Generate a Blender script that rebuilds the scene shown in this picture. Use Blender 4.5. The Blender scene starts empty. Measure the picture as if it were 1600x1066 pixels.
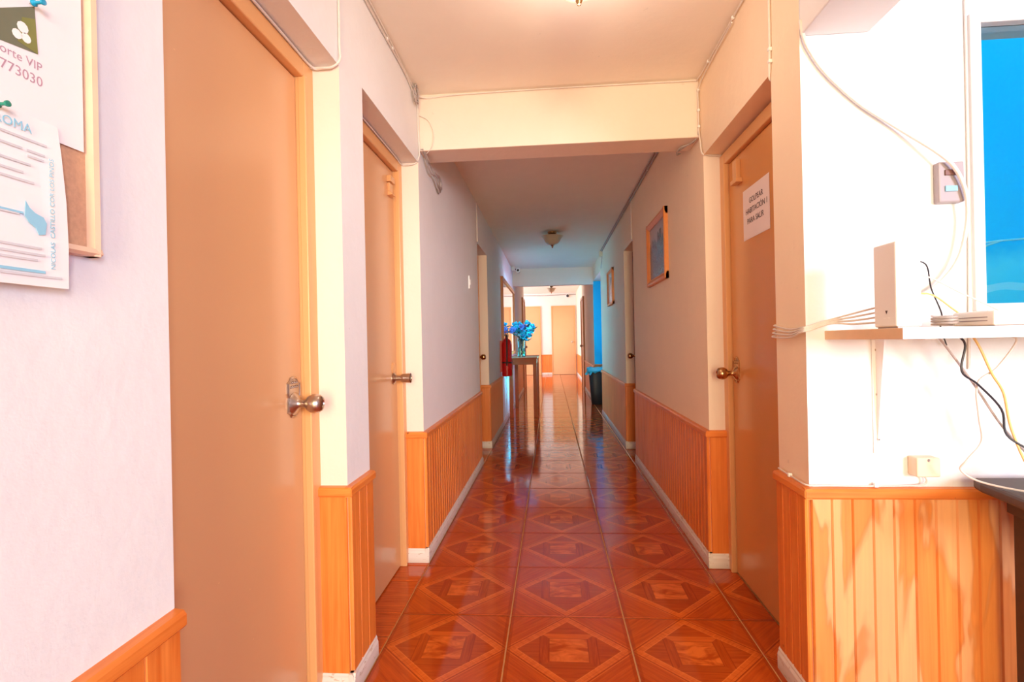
import bpy, bmesh, math, random
from mathutils import Vector, Matrix
random.seed(7)
PI = math.pi
scene = bpy.context.scene
COL = scene.collection

# ---------------------------------------------------------------- camera
H = 1.106
YAW, PITCH, ROLL = 0.0758762, 0.0012842, 0.0208713
Rm = Matrix.Rotation(YAW, 3, 'Z') @ Matrix.Rotation(PITCH, 3, 'X') @ Matrix.Rotation(ROLL, 3, 'Y')
right, fwd, up = Rm @ Vector((1, 0, 0)), Rm @ Vector((0, 1, 0)), Rm @ Vector((0, 0, 1))
cam = bpy.data.cameras.new('camera')
cam.sensor_width = 36.0
cam.lens = 806.235 / 1600 * 36
cam.clip_start = 0.02
camo = bpy.data.objects.new('camera', cam)
m4 = Matrix((right, up, -fwd)).transposed().to_4x4()
m4.translation = (0, 0, H)
camo.matrix_world = m4
COL.objects.link(camo)
scene.camera = camo

# ---------------------------------------------------------------- world, lights, exposure
scene.view_settings.view_transform = 'Standard'
scene.view_settings.look = 'None'
scene.view_settings.gamma = 1
scene.view_settings.use_curve_mapping = False
scene.view_settings.exposure = -0.06
scene.cycles.diffuse_bounces = 8
w = bpy.data.worlds.new('sky'); scene.world = w; w.use_nodes = True
w.node_tree.nodes['Background'].inputs[0].default_value = (0.004, 0.72, 1.0, 1)
w.node_tree.nodes['Background'].inputs[1].default_value = 1.9

def area(name, loc, target, sx, sy, rgb, spread=180):
    power = max(rgb); color = tuple(c / power for c in rgb)
    l = bpy.data.lights.new(name, 'AREA'); l.shape = 'RECTANGLE'
    l.size = sx; l.size_y = sy; l.energy = power; l.color = color; l.spread = math.radians(spread)
    o = bpy.data.objects.new(name, l); COL.objects.link(o)
    o.location = loc
    d = Vector(target) - Vector(loc)
    o.rotation_euler = d.to_track_quat('-Z', 'Y').to_euler()
    return o
area('lobby_window_light', (2.95, -2.05, 1.60), (-0.5, 0.9, 1.2), 1.2, 1.5, (1.0, 23, 72))
area('street_window_light', (2.45, -3.05, 1.70), (-0.655, 3.7, 1.25), 1.2, 1.4, (41, 38, 37), 60)
area('street_door_light', (0.30, -3.1, 1.45), (0.05, 4.5, 1.2), 1.2, 2.0, (65, 56, 34), 102)
area('hall_window_light', (-3.4, 14.8, 1.7), (1.0, 15.4, 1.2), 2.6, 1.8, (164, 205, 235))
area('alcove_window_light', (2.2, 8.5, 1.85), (-0.63, 7.55, 1.25), 1.0, 0.7, (15, 10, 15), 80)
area('alcove_mirror_fill', (2.22, 8.5, 1.40), (-0.63, 7.62, 1.12), 1.0, 0.8, (0.0, 32, 50), 28)  # added narrow cyan lamp, aimed at the mirror to tint the right wall
bowl_fill = bpy.data.lights.new('under_bowl_fill', 'POINT'); bowl_fill.energy = 6.0; bowl_fill.color = (1, .86, .74); bowl_fill.shadow_soft_size = .08  # added fill light below the unlit bowl, brightens the corridor
bowl_fill_obj = bpy.data.objects.new('under_bowl_fill', bowl_fill); COL.objects.link(bowl_fill_obj); bowl_fill_obj.location = (.115, 1.715, 2.12)

# ---------------------------------------------------------------- materials
def new_mat(name):
    m = bpy.data.materials.new(name); m.use_nodes = True
    return m, m.node_tree.nodes, m.node_tree.links, m.node_tree.nodes['Principled BSDF']
def rgba(c): return (c[0], c[1], c[2], 1)
def node(N, t, **kw):
    n = N.new(t)
    for k, v in kw.items():
        setattr(n, k, v)
    return n
def math_n(N, L, op, a, b=None, clamp=False):
    n = N.new('ShaderNodeMath'); n.operation = op; n.use_clamp = clamp
    for i, x in enumerate((a, b)):
        if x is None: continue
        if isinstance(x, (int, float)): n.inputs[i].default_value = x
        else: L.new(x, n.inputs[i])
    return n.outputs[0]
def mix_n(N, L, fac, a, b, blend='MIX'):
    n = N.new('ShaderNodeMix'); n.data_type = 'RGBA'; n.blend_type = blend
    for i, x in ((0, fac), (6, a), (7, b)):
        if isinstance(x, (int, float)): n.inputs[i].default_value = x
        elif isinstance(x, tuple): n.inputs[i].default_value = rgba(x)
        else: L.new(x, n.inputs[i])
    return n.outputs[2]
def noise_n(N, L, vec, scale, detail=3, rough=.55, dist=0):
    n = N.new('ShaderNodeTexNoise')
    n.inputs['Scale'].default_value = scale; n.inputs['Detail'].default_value = detail
    n.inputs['Roughness'].default_value = rough; n.inputs['Distortion'].default_value = dist
    if vec is not None: L.new(vec, n.inputs['Vector'])
    return n.outputs['Fac']
def ramp_n(N, L, fac, lo, hi):
    n = N.new('ShaderNodeMapRange'); n.inputs[1].default_value = lo; n.inputs[2].default_value = hi
    L.new(fac, n.inputs[0]); return n.outputs[0]
def vscale(N, L, vec, s):
    n = N.new('ShaderNodeMapping'); n.inputs['Scale'].default_value = s
    L.new(vec, n.inputs['Vector']); return n.outputs[0]
def bump_n(N, L, h, strength, dist, bsdf):
    n = N.new('ShaderNodeBump'); n.inputs['Strength'].default_value = strength
    n.inputs['Distance'].default_value = dist
    L.new(h, n.inputs['Height']); L.new(n.outputs[0], bsdf.inputs['Normal'])

def simple(name, c, rough=.5, metal=0.0, var=.12, scale=20, bump=0.0, **kw):
    m, N, L, B = new_mat(name)
    tc = node(N, 'ShaderNodeTexCoord').outputs['Object']
    f = noise_n(N, L, tc, scale, 4)
    c2 = tuple(max(0, x * (1 - var)) for x in c)
    L.new(mix_n(N, L, f, c, c2), B.inputs['Base Color'])
    B.inputs['Roughness'].default_value = rough; B.inputs['Metallic'].default_value = metal
    if bump: bump_n(N, L, f, bump, .002, B)
    for k, v in kw.items(): B.inputs[k.replace('_', ' ')].default_value = v
    return m

def plaster(name, c, bump=.25, rough=.75):
    m, N, L, B = new_mat(name)
    pos = node(N, 'ShaderNodeNewGeometry').outputs['Position']
    big = noise_n(N, L, pos, 1.7, 4); fine = noise_n(N, L, pos, 38, 5, .6); mid = noise_n(N, L, pos, 7, 3)
    f = math_n(N, L, 'MULTIPLY', big, mid)
    col = mix_n(N, L, ramp_n(N, L, f, .1, .5), tuple(x * .955 for x in c), c)
    spots = math_n(N, L, 'GREATER_THAN', noise_n(N, L, pos, 23, 2), .765)
    col = mix_n(N, L, math_n(N, L, 'MULTIPLY', spots, .22), col, tuple(x * .55 for x in c))
    L.new(col, B.inputs['Base Color']); B.inputs['Roughness'].default_value = rough
    h = math_n(N, L, 'ADD', fine, math_n(N, L, 'MULTIPLY', mid, 3.0))
    bump_n(N, L, h, bump, .004, B)
    return m

WALL = plaster('painted_plaster', (.82, .82, .83))
WALL_BOUNCE = plaster('bounce_tinted_plaster', (.92, .74, .54))  # wall plaster with the warm bounce from floor and doors put into its colour
CREAM = plaster('cream_paint', (.85, .71, .60))
CEIL = plaster('ceiling_paint', (.93, .86, .76), .15)
ALCOVE_CYANLIT = plaster('alcove_cyan_light_tint', (.006, .56, .85))  # cyan window light put into the colour of the alcove walls
HALLWALL = plaster('hall_paint', (.84, .78, .74))

def pine(name, dark=1.0, stains=False, axis='Z'):
    m, N, L, B = new_mat(name)
    pos = node(N, 'ShaderNodeNewGeometry').outputs['Position']
    oi = node(N, 'ShaderNodeObjectInfo').outputs['Random']
    s = {'Z': (60, 60, 2.2), 'X': (2.2, 60, 60), 'Y': (60, 2.2, 60)}[axis]
    g = noise_n(N, L, vscale(N, L, pos, s), 1.0, 4, .6, .6)
    blot = noise_n(N, L, vscale(N, L, pos, (4, 4, 1.5)), 1.3, 3)
    a = (.90 * dark, .310 * dark, .064 * dark); b = (.66 * dark, .150 * dark, .020 * dark)
    col = mix_n(N, L, ramp_n(N, L, g, .30, .72), a, b)
    col = mix_n(N, L, math_n(N, L, 'MULTIPLY', ramp_n(N, L, blot, .45, .75), .45), col, (.56 * dark, .11 * dark, .014 * dark))
    tint = math_n(N, L, 'MULTIPLY', oi, .30)
    col = mix_n(N, L, tint, col, (.68 * dark, .17 * dark, .025 * dark))
    knots = node(N, 'ShaderNodeTexVoronoi'); knots.inputs['Scale'].default_value = 1.0
    L.new(vscale(N, L, pos, (9, 9, 5)), knots.inputs['Vector'])
    kn = math_n(N, L, 'LESS_THAN', knots.outputs['Distance'], .055)
    col = mix_n(N, L, math_n(N, L, 'MULTIPLY', kn, .7), col, (.12, .03, .01))
    if stains:
        n1 = noise_n(N, L, vscale(N, L, pos, (9, 9, 1.9)), 1.0, 3, .5, .5)
        st = ramp_n(N, L, n1, .485, .515)
        edge = math_n(N, L, 'SUBTRACT', 1.0, math_n(N, L, 'MULTIPLY', math_n(N, L, 'ABSOLUTE', math_n(N, L, 'SUBTRACT', n1, .50)), 26), True)
        pale = mix_n(N, L, .55, col, (.84, .50, .24))
        col = mix_n(N, L, st, pale, mix_n(N, L, .35, col, (.70, .27, .075)))
        col = mix_n(N, L, math_n(N, L, 'MULTIPLY', edge, .35), col, (.45, .12, .03))
    L.new(col, B.inputs['Base Color']); B.inputs['Roughness'].default_value = .33
    bump_n(N, L, g, .12, .001, B)
    return m
PINE = pine('varnished_pine')
PINE_STAIN = pine('water_stained_pine', 1.0, True)
PINE_X = pine('pine_rail_across', 1.0, axis='X')
PINE_Y = pine('pine_rail_along', 1.0, axis='Y')
SHELFWOOD = simple('raw_pine_shelf', (.88, .60, .36), .5, var=.18, scale=18)
TABLEWOOD = simple('red_brown_table_wood', (.52, .085, .014), .55, var=.35, scale=14)

def door_paint(name, c, rough=.22):
    m, N, L, B = new_mat(name)
    pos = node(N, 'ShaderNodeNewGeometry').outputs['Position']
    big = noise_n(N, L, pos, 1.2, 3); fine = noise_n(N, L, vscale(N, L, pos, (30, 30, 200)), 1, 4)
    scr = math_n(N, L, 'GREATER_THAN', noise_n(N, L, vscale(N, L, pos, (30, 30, 45)), 1, 2), .77)
    col = mix_n(N, L, big, c, tuple(x * .84 for x in c))
    col = mix_n(N, L, math_n(N, L, 'MULTIPLY', scr, .3), col, tuple(min(1, x * 1.4) for x in c))
    L.new(col, B.inputs['Base Color']); B.inputs['Roughness'].default_value = rough
    bump_n(N, L, math_n(N, L, 'ADD', big, math_n(N, L, 'MULTIPLY', fine, .12)), .10, .01, B)
    return m
DOOR = door_paint('beige_door_enamel', (.74, .40, .19))
DOOR_R = door_paint('tan_door_enamel', (.72, .31, .09))
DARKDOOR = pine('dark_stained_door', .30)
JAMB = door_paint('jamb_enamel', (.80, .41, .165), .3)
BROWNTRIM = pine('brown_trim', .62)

def tile_mat(name, plain=False):
    m, N, L, B = new_mat(name)
    tc = node(N, 'ShaderNodeTexCoord').outputs['Object']
    oi = node(N, 'ShaderNodeObjectInfo').outputs['Random']
    sx = node(N, 'ShaderNodeSeparateXYZ'); L.new(tc, sx.inputs[0])
    u = math_n(N, L, 'DIVIDE', sx.outputs[0], .225); v = math_n(N, L, 'DIVIDE', sx.outputs[1], .225)
    off = node(N, 'ShaderNodeCombineXYZ'); L.new(math_n(N, L, 'MULTIPLY', oi, 37.0), off.inputs[0]); L.new(math_n(N, L, 'MULTIPLY', oi, 91.0), off.inputs[1])
    add = node(N, 'ShaderNodeVectorMath'); add.operation = 'ADD'; L.new(tc, add.inputs[0]); L.new(off.outputs[0], add.inputs[1])
    P = add.outputs[0]
    def grain(ax, ay):
        return noise_n(N, L, vscale(N, L, P, (ax, ay, 1)), 1.0, 4, .6, .8)
    gx = grain(6, 90); gy = grain(90, 6)
    burl = noise_n(N, L, vscale(N, L, P, (9, 17, 1)), 1.0, 3, .55, 1.2)
    if plain:
        col = mix_n(N, L, ramp_n(N, L, gx, .3, .7), (.66, .125, .016), (.42, .055, .005))
        L.new(col, B.inputs['Base Color'])
    else:
        au = math_n(N, L, 'ABSOLUTE', u); av = math_n(N, L, 'ABSOLUTE', v)
        d = math_n(N, L, 'ADD', au, av); mx = math_n(N, L, 'MAXIMUM', au, av)
        # two rotated grains for the bands of the diamond and the corner triangles
        rot = node(N, 'ShaderNodeMapping'); rot.inputs['Rotation'].default_value = (0, 0, PI / 4); L.new(P, rot.inputs[0])
        g45 = noise_n(N, L, vscale(N, L, rot.outputs[0], (6, 95, 1)), 1.0, 4, .6, .6)
        g135 = noise_n(N, L, vscale(N, L, rot.outputs[0], (95, 6, 1)), 1.0, 4, .6, .6)
        same = math_n(N, L, 'GREATER_THAN', math_n(N, L, 'MULTIPLY', u, v), 0)
        gband = node(N, 'ShaderNodeMix'); L.new(same, gband.inputs[0]); L.new(g45, gband.inputs[2]); L.new(g135, gband.inputs[3])
        gtri = node(N, 'ShaderNodeMix'); L.new(same, gtri.inputs[0]); L.new(g135, gtri.inputs[2]); L.new(g45, gtri.inputs[3])
        lo, hi = (.33, .062, .010), (.56, .150, .036)
        tri = mix_n(N, L, ramp_n(N, L, gtri.outputs[0], .3, .7), (.46, .100, .019), (.31, .056, .009))
        band = mix_n(N, L, ramp_n(N, L, gband.outputs[0], .3, .7), (.58, .165, .042), (.44, .100, .021))
        horiz = math_n(N, L, 'GREATER_THAN', av, au)
        ring_h = mix_n(N, L, ramp_n(N, L, gx, .3, .7), hi, (.40, .085, .016))
        ring_v = mix_n(N, L, ramp_n(N, L, gy, .3, .7), (.40, .082, .015), (.23, .036, .005))
        below = math_n(N, L, 'MULTIPLY', math_n(N, L, 'LESS_THAN', v, 0), .7)
        ring_h = mix_n(N, L, below, ring_h, (.25, .042, .006))
        ring = mix_n(N, L, horiz, ring_v, ring_h)
        inner = mix_n(N, L, ramp_n(N, L, gx, .3, .7), (.40, .085, .016), (.28, .048, .008))
        core = mix_n(N, L, ramp_n(N, L, burl, .38, .60), lo, (.58, .17, .045))
        col = inner
        col = mix_n(N, L, math_n(N, L, 'LESS_THAN', mx, .46), col, ring)
        col = mix_n(N, L, math_n(N, L, 'LESS_THAN', mx, .31), col, core)
        col = mix_n(N, L, math_n(N, L, 'GREATER_THAN', d, .83), col, band)
        col = mix_n(N, L, math_n(N, L, 'GREATER_THAN', d, 1.0), col, tri)
        def line(x, c0, wdt):
            return math_n(N, L, 'LESS_THAN', math_n(N, L, 'ABSOLUTE', math_n(N, L, 'SUBTRACT', x, c0)), wdt)
        for c0, wdt, colr, k in ((.83, .010, (.66, .24, .08), .6), (1.0, .012, (.20, .03, .004), .75), (1.035, .012, (.62, .20, .06), .5), (.93, .006, (.3, .055, .01), .5)):
            col = mix_n(N, L, math_n(N, L, 'MULTIPLY', line(d, c0, wdt), k), col, colr)
        col = mix_n(N, L, math_n(N, L, 'MULTIPLY', math_n(N, L, 'LESS_THAN', d, .83), math_n(N, L, 'MULTIPLY', line(mx, .46, .008), .6)), col, (.2, .03, .005))
        col = mix_n(N, L, math_n(N, L, 'MULTIPLY', line(mx, .31, .008), .6), col, (.2, .03, .005))
        col = mix_n(N, L, math_n(N, L, 'MULTIPLY', math_n(N, L, 'GREATER_THAN', au, .93), .45), col, (.22, .035, .005))
        col = mix_n(N, L, math_n(N, L, 'MULTIPLY', math_n(N, L, 'GREATER_THAN', av, .955), .5), col, (.22, .035, .005))
        L.new(mix_n(N, L, 1.0, col, (1.24, .90, .44), 'MULTIPLY'), B.inputs['Base Color'])
    B.inputs['Roughness'].default_value = .09
    wav = noise_n(N, L, P, 4.5, 2)
    bump_n(N, L, wav, .018, .02, B)
    return m
TILE = tile_mat('parquet_print_tile'); TILE_PLAIN = tile_mat('plain_wood_print_tile', True)
GROUT = simple('grout', (.78, .38, .13), .8, var=.4, scale=30)

def skirting():
    m, N, L, B = new_mat('chipped_white_skirting')
    pos = node(N, 'ShaderNodeNewGeometry').outputs['Position']
    sx = node(N, 'ShaderNodeSeparateXYZ'); L.new(pos, sx.inputs[0])
    n = noise_n(N, L, vscale(N, L, pos, (22, 22, 60)), 1, 4, .65)
    g = math_n(N, L, 'GREATER_THAN', n, .60)
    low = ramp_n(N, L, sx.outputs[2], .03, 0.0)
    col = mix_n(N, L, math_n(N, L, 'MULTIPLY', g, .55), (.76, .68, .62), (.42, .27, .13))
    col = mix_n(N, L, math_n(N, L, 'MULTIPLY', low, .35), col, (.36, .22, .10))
    L.new(col, B.inputs['Base Color']); B.inputs['Roughness'].default_value = .5
    return m
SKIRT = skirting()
NICKEL = simple('antique_nickel', (.62, .50, .42), .30, 1.0, .3, 60, .2)
BRASS = simple('aged_brass', (.62, .36, .17), .22, 1.0, .3, 40)
BLACKMETAL = simple('dark_bronze', (.05, .035, .03), .4, .7)
WHITEP = simple('white_plastic', (.86, .84, .82), .35, var=.05)
GREYP = simple('grey_lilac_plastic', (.40, .33, .34), .35, var=.08)
CREAMP = simple('cream_plastic', (.86, .66, .48), .4, var=.06)
WHITEPAINT = simple('white_window_paint', (.88, .86, .85), .4, var=.05)
CABLEW = simple('white_cable_sheath', (.80, .72, .66), .45, var=.2, scale=60)
CABLEG = simple('grey_cable_sheath', (.50, .42, .40), .5, var=.25, scale=60)
CABLEB = simple('black_cable_sheath', (.02, .018, .03), .4)
CABLEO = simple('yellow_cable_sheath', (.85, .55, .20), .4)
PAPER = simple('white_paper', (.86, .84, .84), .6, var=.03, scale=8)
PAPERPINK = simple('sign_paper', (.84, .72, .68), .6, var=.05, scale=8)
INKBLUE = simple('pale_blue_ink', (.30, .62, .80), .6)
INKGREY = simple('faint_grey_ink', (.66, .66, .70), .6)
INKPINK = simple('mauve_ink', (.50, .31, .38), .6)
INKBLACK = simple('dark_ink', (.06, .03, .03), .6)
INKWHITE = simple('white_ink', (.95, .93, .9), .5)
OLIVE = simple('olive_print', (.26, .27, .07), .6, var=.35, scale=40)
OLIVEDK = simple('dark_olive_print', (.17, .18, .11), .6, var=.2, scale=30)
CORK = simple('cork_board', (.70, .40, .24), .8, var=.35, scale=180, bump=.3)
FRAMEWOOD = simple('pale_wood_moulding', (.80, .54, .38), .35, var=.2, scale=25)
REDPAINT = simple('red_enamel', (.60, .006, .008), .25, var=.15)
DARKRED = simple('black_red_label', (.06, .01, .01), .4)
BINBLACK = simple('black_bin_plastic', (.022, .018, .017), .42, var=.4, scale=8)
BAG = simple('thin_bag_cyan_lit', (.06, .62, .80), .35, var=.2, scale=30)  # white bag with the cyan alcove light put into its colour
DARKTABLE = simple('dark_brown_laminate', (.075, .026, .014), .5, var=.5, scale=60)
PINBLUE = simple('blue_pin_plastic', (.01, .32, .55), .25)
PINGREEN = simple('green_pin_plastic', (.01, .24, .16), .25)
PETALB = simple('blue_petal_silk', (.015, .60, .80), .6, var=.5, scale=30)
PETALV = simple('violet_petal_silk', (.20, .26, .72), .6, var=.4, scale=30)
LEAFG = simple('dark_leaf_silk', (.03, .10, .09), .6, var=.4)
SWITCHBLUE = simple('blue_rocker_plastic', (.30, .62, .85), .25)  # pale blue plastic without emission
SWITCHBROWN = simple('brown_rocker', (.22, .10, .08), .35)
m_, N_, L_, B_ = new_mat('mirror_silver'); B_.inputs['Metallic'].default_value = 1; B_.inputs['Roughness'].default_value = .015
n_ = noise_n(N_, L_, node(N_, 'ShaderNodeTexCoord').outputs['Object'], 3, 2); L_.new(mix_n(N_, L_, n_, (.93, .93, .94), (.88, .88, .9)), B_.inputs['Base Color'])
MIRROR = m_
def glassy(name, tint, rough=.02, ior=1.45):
    m, N, L, B = new_mat(name)
    B.inputs['Transmission Weight'].default_value = 1; B.inputs['Roughness'].default_value = rough; B.inputs['IOR'].default_value = ior
    f = noise_n(N, L, node(N, 'ShaderNodeTexCoord').outputs['Object'], 4, 2)
    L.new(mix_n(N, L, f, tint, tuple(x * .96 for x in tint)), B.inputs['Base Color'])
    return m
GLASS = glassy('window_glass', (.97, .99, 1), ior=1.18); VASEGLASS = glassy('vase_glass', (.55, .90, .96))
BOWLGLASS = simple('frosted_bowl_glass', (.80, .68, .52), .3, var=.15, scale=6, Transmission_Weight=.35)
m_, N_, L_, B_ = new_mat('blue_court_paint')
pos_ = node(N_, 'ShaderNodeNewGeometry').outputs['Position']
sx_ = node(N_, 'ShaderNodeSeparateXYZ'); L_.new(pos_, sx_.inputs[0])
lowm = ramp_n(N_, L_, math_n(N_, L_, 'ADD', sx_.outputs[2], math_n(N_, L_, 'MULTIPLY', noise_n(N_, L_, pos_, 5, 4), .25)), 1.78, 1.62)
c_ = mix_n(N_, L_, lowm, (.01, .62, .97), (.20, .82, .98))
crk = node(N_, 'ShaderNodeTexWave'); crk.inputs['Scale'].default_value = .6; crk.inputs['Distortion'].default_value = 6; crk.inputs['Detail'].default_value = 3
crk.bands_direction = 'Z'; L_.new(pos_, crk.inputs[0])
ck = math_n(N_, L_, 'MULTIPLY', math_n(N_, L_, 'GREATER_THAN', crk.outputs['Fac'], .985), lowm)
c_ = mix_n(N_, L_, ck, c_, (.85, .95, 1)); L_.new(c_, B_.inputs['Base Color']); B_.inputs['Roughness'].default_value = .7
BLUEWALL = m_

def print_mat(name, kind):
    m, N, L, B = new_mat(name)
    tc = node(N, 'ShaderNodeTexCoord').outputs['Object']
    sx = node(N, 'ShaderNodeSeparateXYZ'); L.new(tc, sx.inputs[0])
    y, z = sx.outputs[1], sx.outputs[2]
    if kind == 'rocks':
        ridge = noise_n(N, L, vscale(N, L, tc, (0, 9, 0)), 1.2, 5, .7)
        hgt = math_n(N, L, 'SUBTRACT', math_n(N, L, 'MULTIPLY', ridge, .42), .13)
        isdark = math_n(N, L, 'LESS_THAN', z, hgt)
        tower = math_n(N, L, 'MULTIPLY', math_n(N, L, 'LESS_THAN', math_n(N, L, 'ABSOLUTE', math_n(N, L, 'ADD', y, .10)), .03), math_n(N, L, 'LESS_THAN', z, .13))
        isdark = math_n(N, L, 'MAXIMUM', isdark, tower)
        tex = noise_n(N, L, tc, 26, 5, .7)
        dk = mix_n(N, L, ramp_n(N, L, tex, .3, .75), (.055, .04, .045), (.22, .17, .18))
        col = mix_n(N, L, isdark, (.42, .34, .33), dk)
    else:
        fig = math_n(N, L, 'LESS_THAN', math_n(N, L, 'ADD', math_n(N, L, 'ABSOLUTE', y), math_n(N, L, 'MULTIPLY', noise_n(N, L, vscale(N, L, tc, (0, 5, 14)), 1, 3), .12)), .115)
        fig = math_n(N, L, 'MULTIPLY', fig, math_n(N, L, 'LESS_THAN', math_n(N, L, 'ABSOLUTE', z), .13))
        tex = noise_n(N, L, tc, 20, 4)
        col = mix_n(N, L, fig, (.80, .72, .66), mix_n(N, L, tex, (.06, .03, .04), (.35, .10, .08)))
    L.new(col, B.inputs['Base Color']); B.inputs['Roughness'].default_value = .25
    return m
PRINT1 = print_mat('rocky_spires_print', 'rocks'); PRINT2 = print_mat('small_figure_print', 'figure')

# ---------------------------------------------------------------- helpers
def tag(o, label=None, cat=None, group=None, kind=None):
    if label: o['label'] = label
    if cat: o['category'] = cat
    if group: o['group'] = group
    if kind: o['kind'] = kind
    return o
def root(name, loc, label, cat, group=None, kind=None):
    o = bpy.data.objects.new(name, None); o.empty_display_size = .05
    o.location = loc; COL.objects.link(o)
    return tag(o, label, cat, group, kind)
def wloc(o):
    v = Vector((0, 0, 0))
    while o is not None: v += o.location; o = o.parent
    return v
def obj(name, bm, mat, parent=None, origin=None, smooth=False, bevel=0):
    """one mesh object from a bmesh drawn in world coordinates; origin: world point for the object's own origin"""
    pl = wloc(parent) if parent else Vector((0, 0, 0))
    og = Vector(origin) if origin is not None else pl
    bmesh.ops.translate(bm, verts=bm.verts, vec=-og)
    bmesh.ops.recalc_face_normals(bm, faces=bm.faces)
    me = bpy.data.meshes.new(name); bm.to_mesh(me); bm.free()
    for mm in (mat if isinstance(mat, (list, tuple)) else [mat]): me.materials.append(mm)
    if smooth:
        for p in me.polygons: p.use_smooth = True
        me.set_sharp_from_angle(angle=math.radians(40))
    o = bpy.data.objects.new(name, me); COL.objects.link(o)
    if parent: o.parent = parent
    o.location = og - pl
    if bevel:
        b = o.modifiers.new('edge', 'BEVEL'); b.width = bevel; b.segments = 2; b.limit_method = 'ANGLE'
    return o
def box(bm, x0, x1, y0, y1, z0, z1, mi=0):
    x0, x1 = min(x0, x1), max(x0, x1); y0, y1 = min(y0, y1), max(y0, y1); z0, z1 = min(z0, z1), max(z0, z1)
    v = [bm.verts.new(p) for p in ((x0, y0, z0), (x1, y0, z0), (x1, y1, z0), (x0, y1, z0), (x0, y0, z1), (x1, y0, z1), (x1, y1, z1), (x0, y1, z1))]
    for f in ((3, 2, 1, 0), (4, 5, 6, 7), (0, 1, 5, 4), (1, 2, 6, 5), (2, 3, 7, 6), (3, 0, 4, 7)):
        fc = bm.faces.new([v[i] for i in f]); fc.material_index = mi
    return v
def bx(*a): bm = bmesh.new(); box(bm, *a); return bm
def prism(bm, pts, vec):
    """closed prism: polygon pts (3-D) swept by vec"""
    a = [bm.verts.new(p) for p in pts]; b = [bm.verts.new(Vector(p) + Vector(vec)) for p in pts]
    bm.faces.new(a[::-1]); bm.faces.new(b)
    n = len(a)
    for i in range(n): bm.faces.new((a[i], a[(i + 1) % n], b[(i + 1) % n], b[i]))
def lathe(bm, prof, c, axis='Z', seg=24):
    """prof: (radius, height) along axis from point c"""
    c = Vector(c)
    A = {'Z': (Vector((1, 0, 0)), Vector((0, 1, 0)), Vector((0, 0, 1))), 'X': (Vector((0, 1, 0)), Vector((0, 0, 1)), Vector((1, 0, 0))),
         '-X': (Vector((0, 0, 1)), Vector((0, 1, 0)), Vector((-1, 0, 0))), 'Y': (Vector((0, 0, 1)), Vector((1, 0, 0)), Vector((0, 1, 0))),
         '-Y': (Vector((1, 0, 0)), Vector((0, 0, 1)), Vector((0, -1, 0))), '-Z': (Vector((0, 1, 0)), Vector((1, 0, 0)), Vector((0, 0, -1)))}[axis]
    rings = []
    for r, h in prof:
        if r < 1e-5: rings.append([bm.verts.new(c + A[2] * h)])
        else: rings.append([bm.verts.new(c + A[0] * r * math.cos(2 * PI * k / seg) + A[1] * r * math.sin(2 * PI * k / seg) + A[2] * h) for k in range(seg)])
    for a, b in zip(rings, rings[1:]):
        for k in range(seg):
            k2 = (k + 1) % seg
            if len(a) == 1 and len(b) == 1: continue
            if len(a) == 1: bm.faces.new((a[0], b[k], b[k2]))
            elif len(b) == 1: bm.faces.new((a[k], b[0], a[k2]))
            else: bm.faces.new((a[k], b[k], b[k2], a[k2]))
    if len(rings[0]) > 1: bm.faces.new(rings[0][::-1])
    if len(rings[-1]) > 1: bm.faces.new(rings[-1])
def smooth_pts(pts, sub=5):
    pts = [Vector(p) for p in pts]
    if len(pts) < 3: return pts
    out = []
    for i in range(len(pts) - 1):
        p0 = pts[max(i - 1, 0)]; p1 = pts[i]; p2 = pts[i + 1]; p3 = pts[min(i + 2, len(pts) - 1)]
        for k in range(sub):
            t = k / sub
            out.append(.5 * ((2 * p1) + (p2 - p0) * t + (2 * p0 - 5 * p1 + 4 * p2 - p3) * t * t + (3 * p1 - p0 - 3 * p2 + p3) * t ** 3))
    out.append(pts[-1]); return out
def tube(bm, pts, r, seg=8, sub=5, closed=False):
    P = smooth_pts(pts, sub)
    ref = None; rings = []
    for i, p in enumerate(P):
        t = (P[min(i + 1, len(P) - 1)] - P[max(i - 1, 0)])
        if t.length < 1e-9: t = Vector((0, 0, 1))
        t.normalize()
        if ref is None:
            ref = t.orthogonal().normalized()
        ref = (ref - t * ref.dot(t))
        if ref.length < 1e-6: ref = t.orthogonal()
        ref.normalize(); b = t.cross(ref)
        rr = r(i / (len(P) - 1)) if callable(r) else r
        rings.append([bm.verts.new(p + (ref * math.cos(2 * PI * k / seg) + b * math.sin(2 * PI * k / seg)) * rr) for k in range(seg)])
    for a, b in zip(rings, rings[1:]):
        for k in range(seg): bm.faces.new((a[k], a[(k + 1) % seg], b[(k + 1) % seg], b[k]))
    bm.faces.new(rings[0][::-1]); bm.faces.new(rings[-1])
FACE = {'L': ((0, 1, 0), (0, 0, 1), (1, 0, 0)),     # text on a surface that faces +X (left wall)
        'R': ((0, -1, 0), (0, 0, 1), (-1, 0, 0)),   # faces -X (right wall)
        'F': ((1, 0, 0), (0, 0, 1), (0, -1, 0))}    # faces the lobby (-Y)
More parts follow.
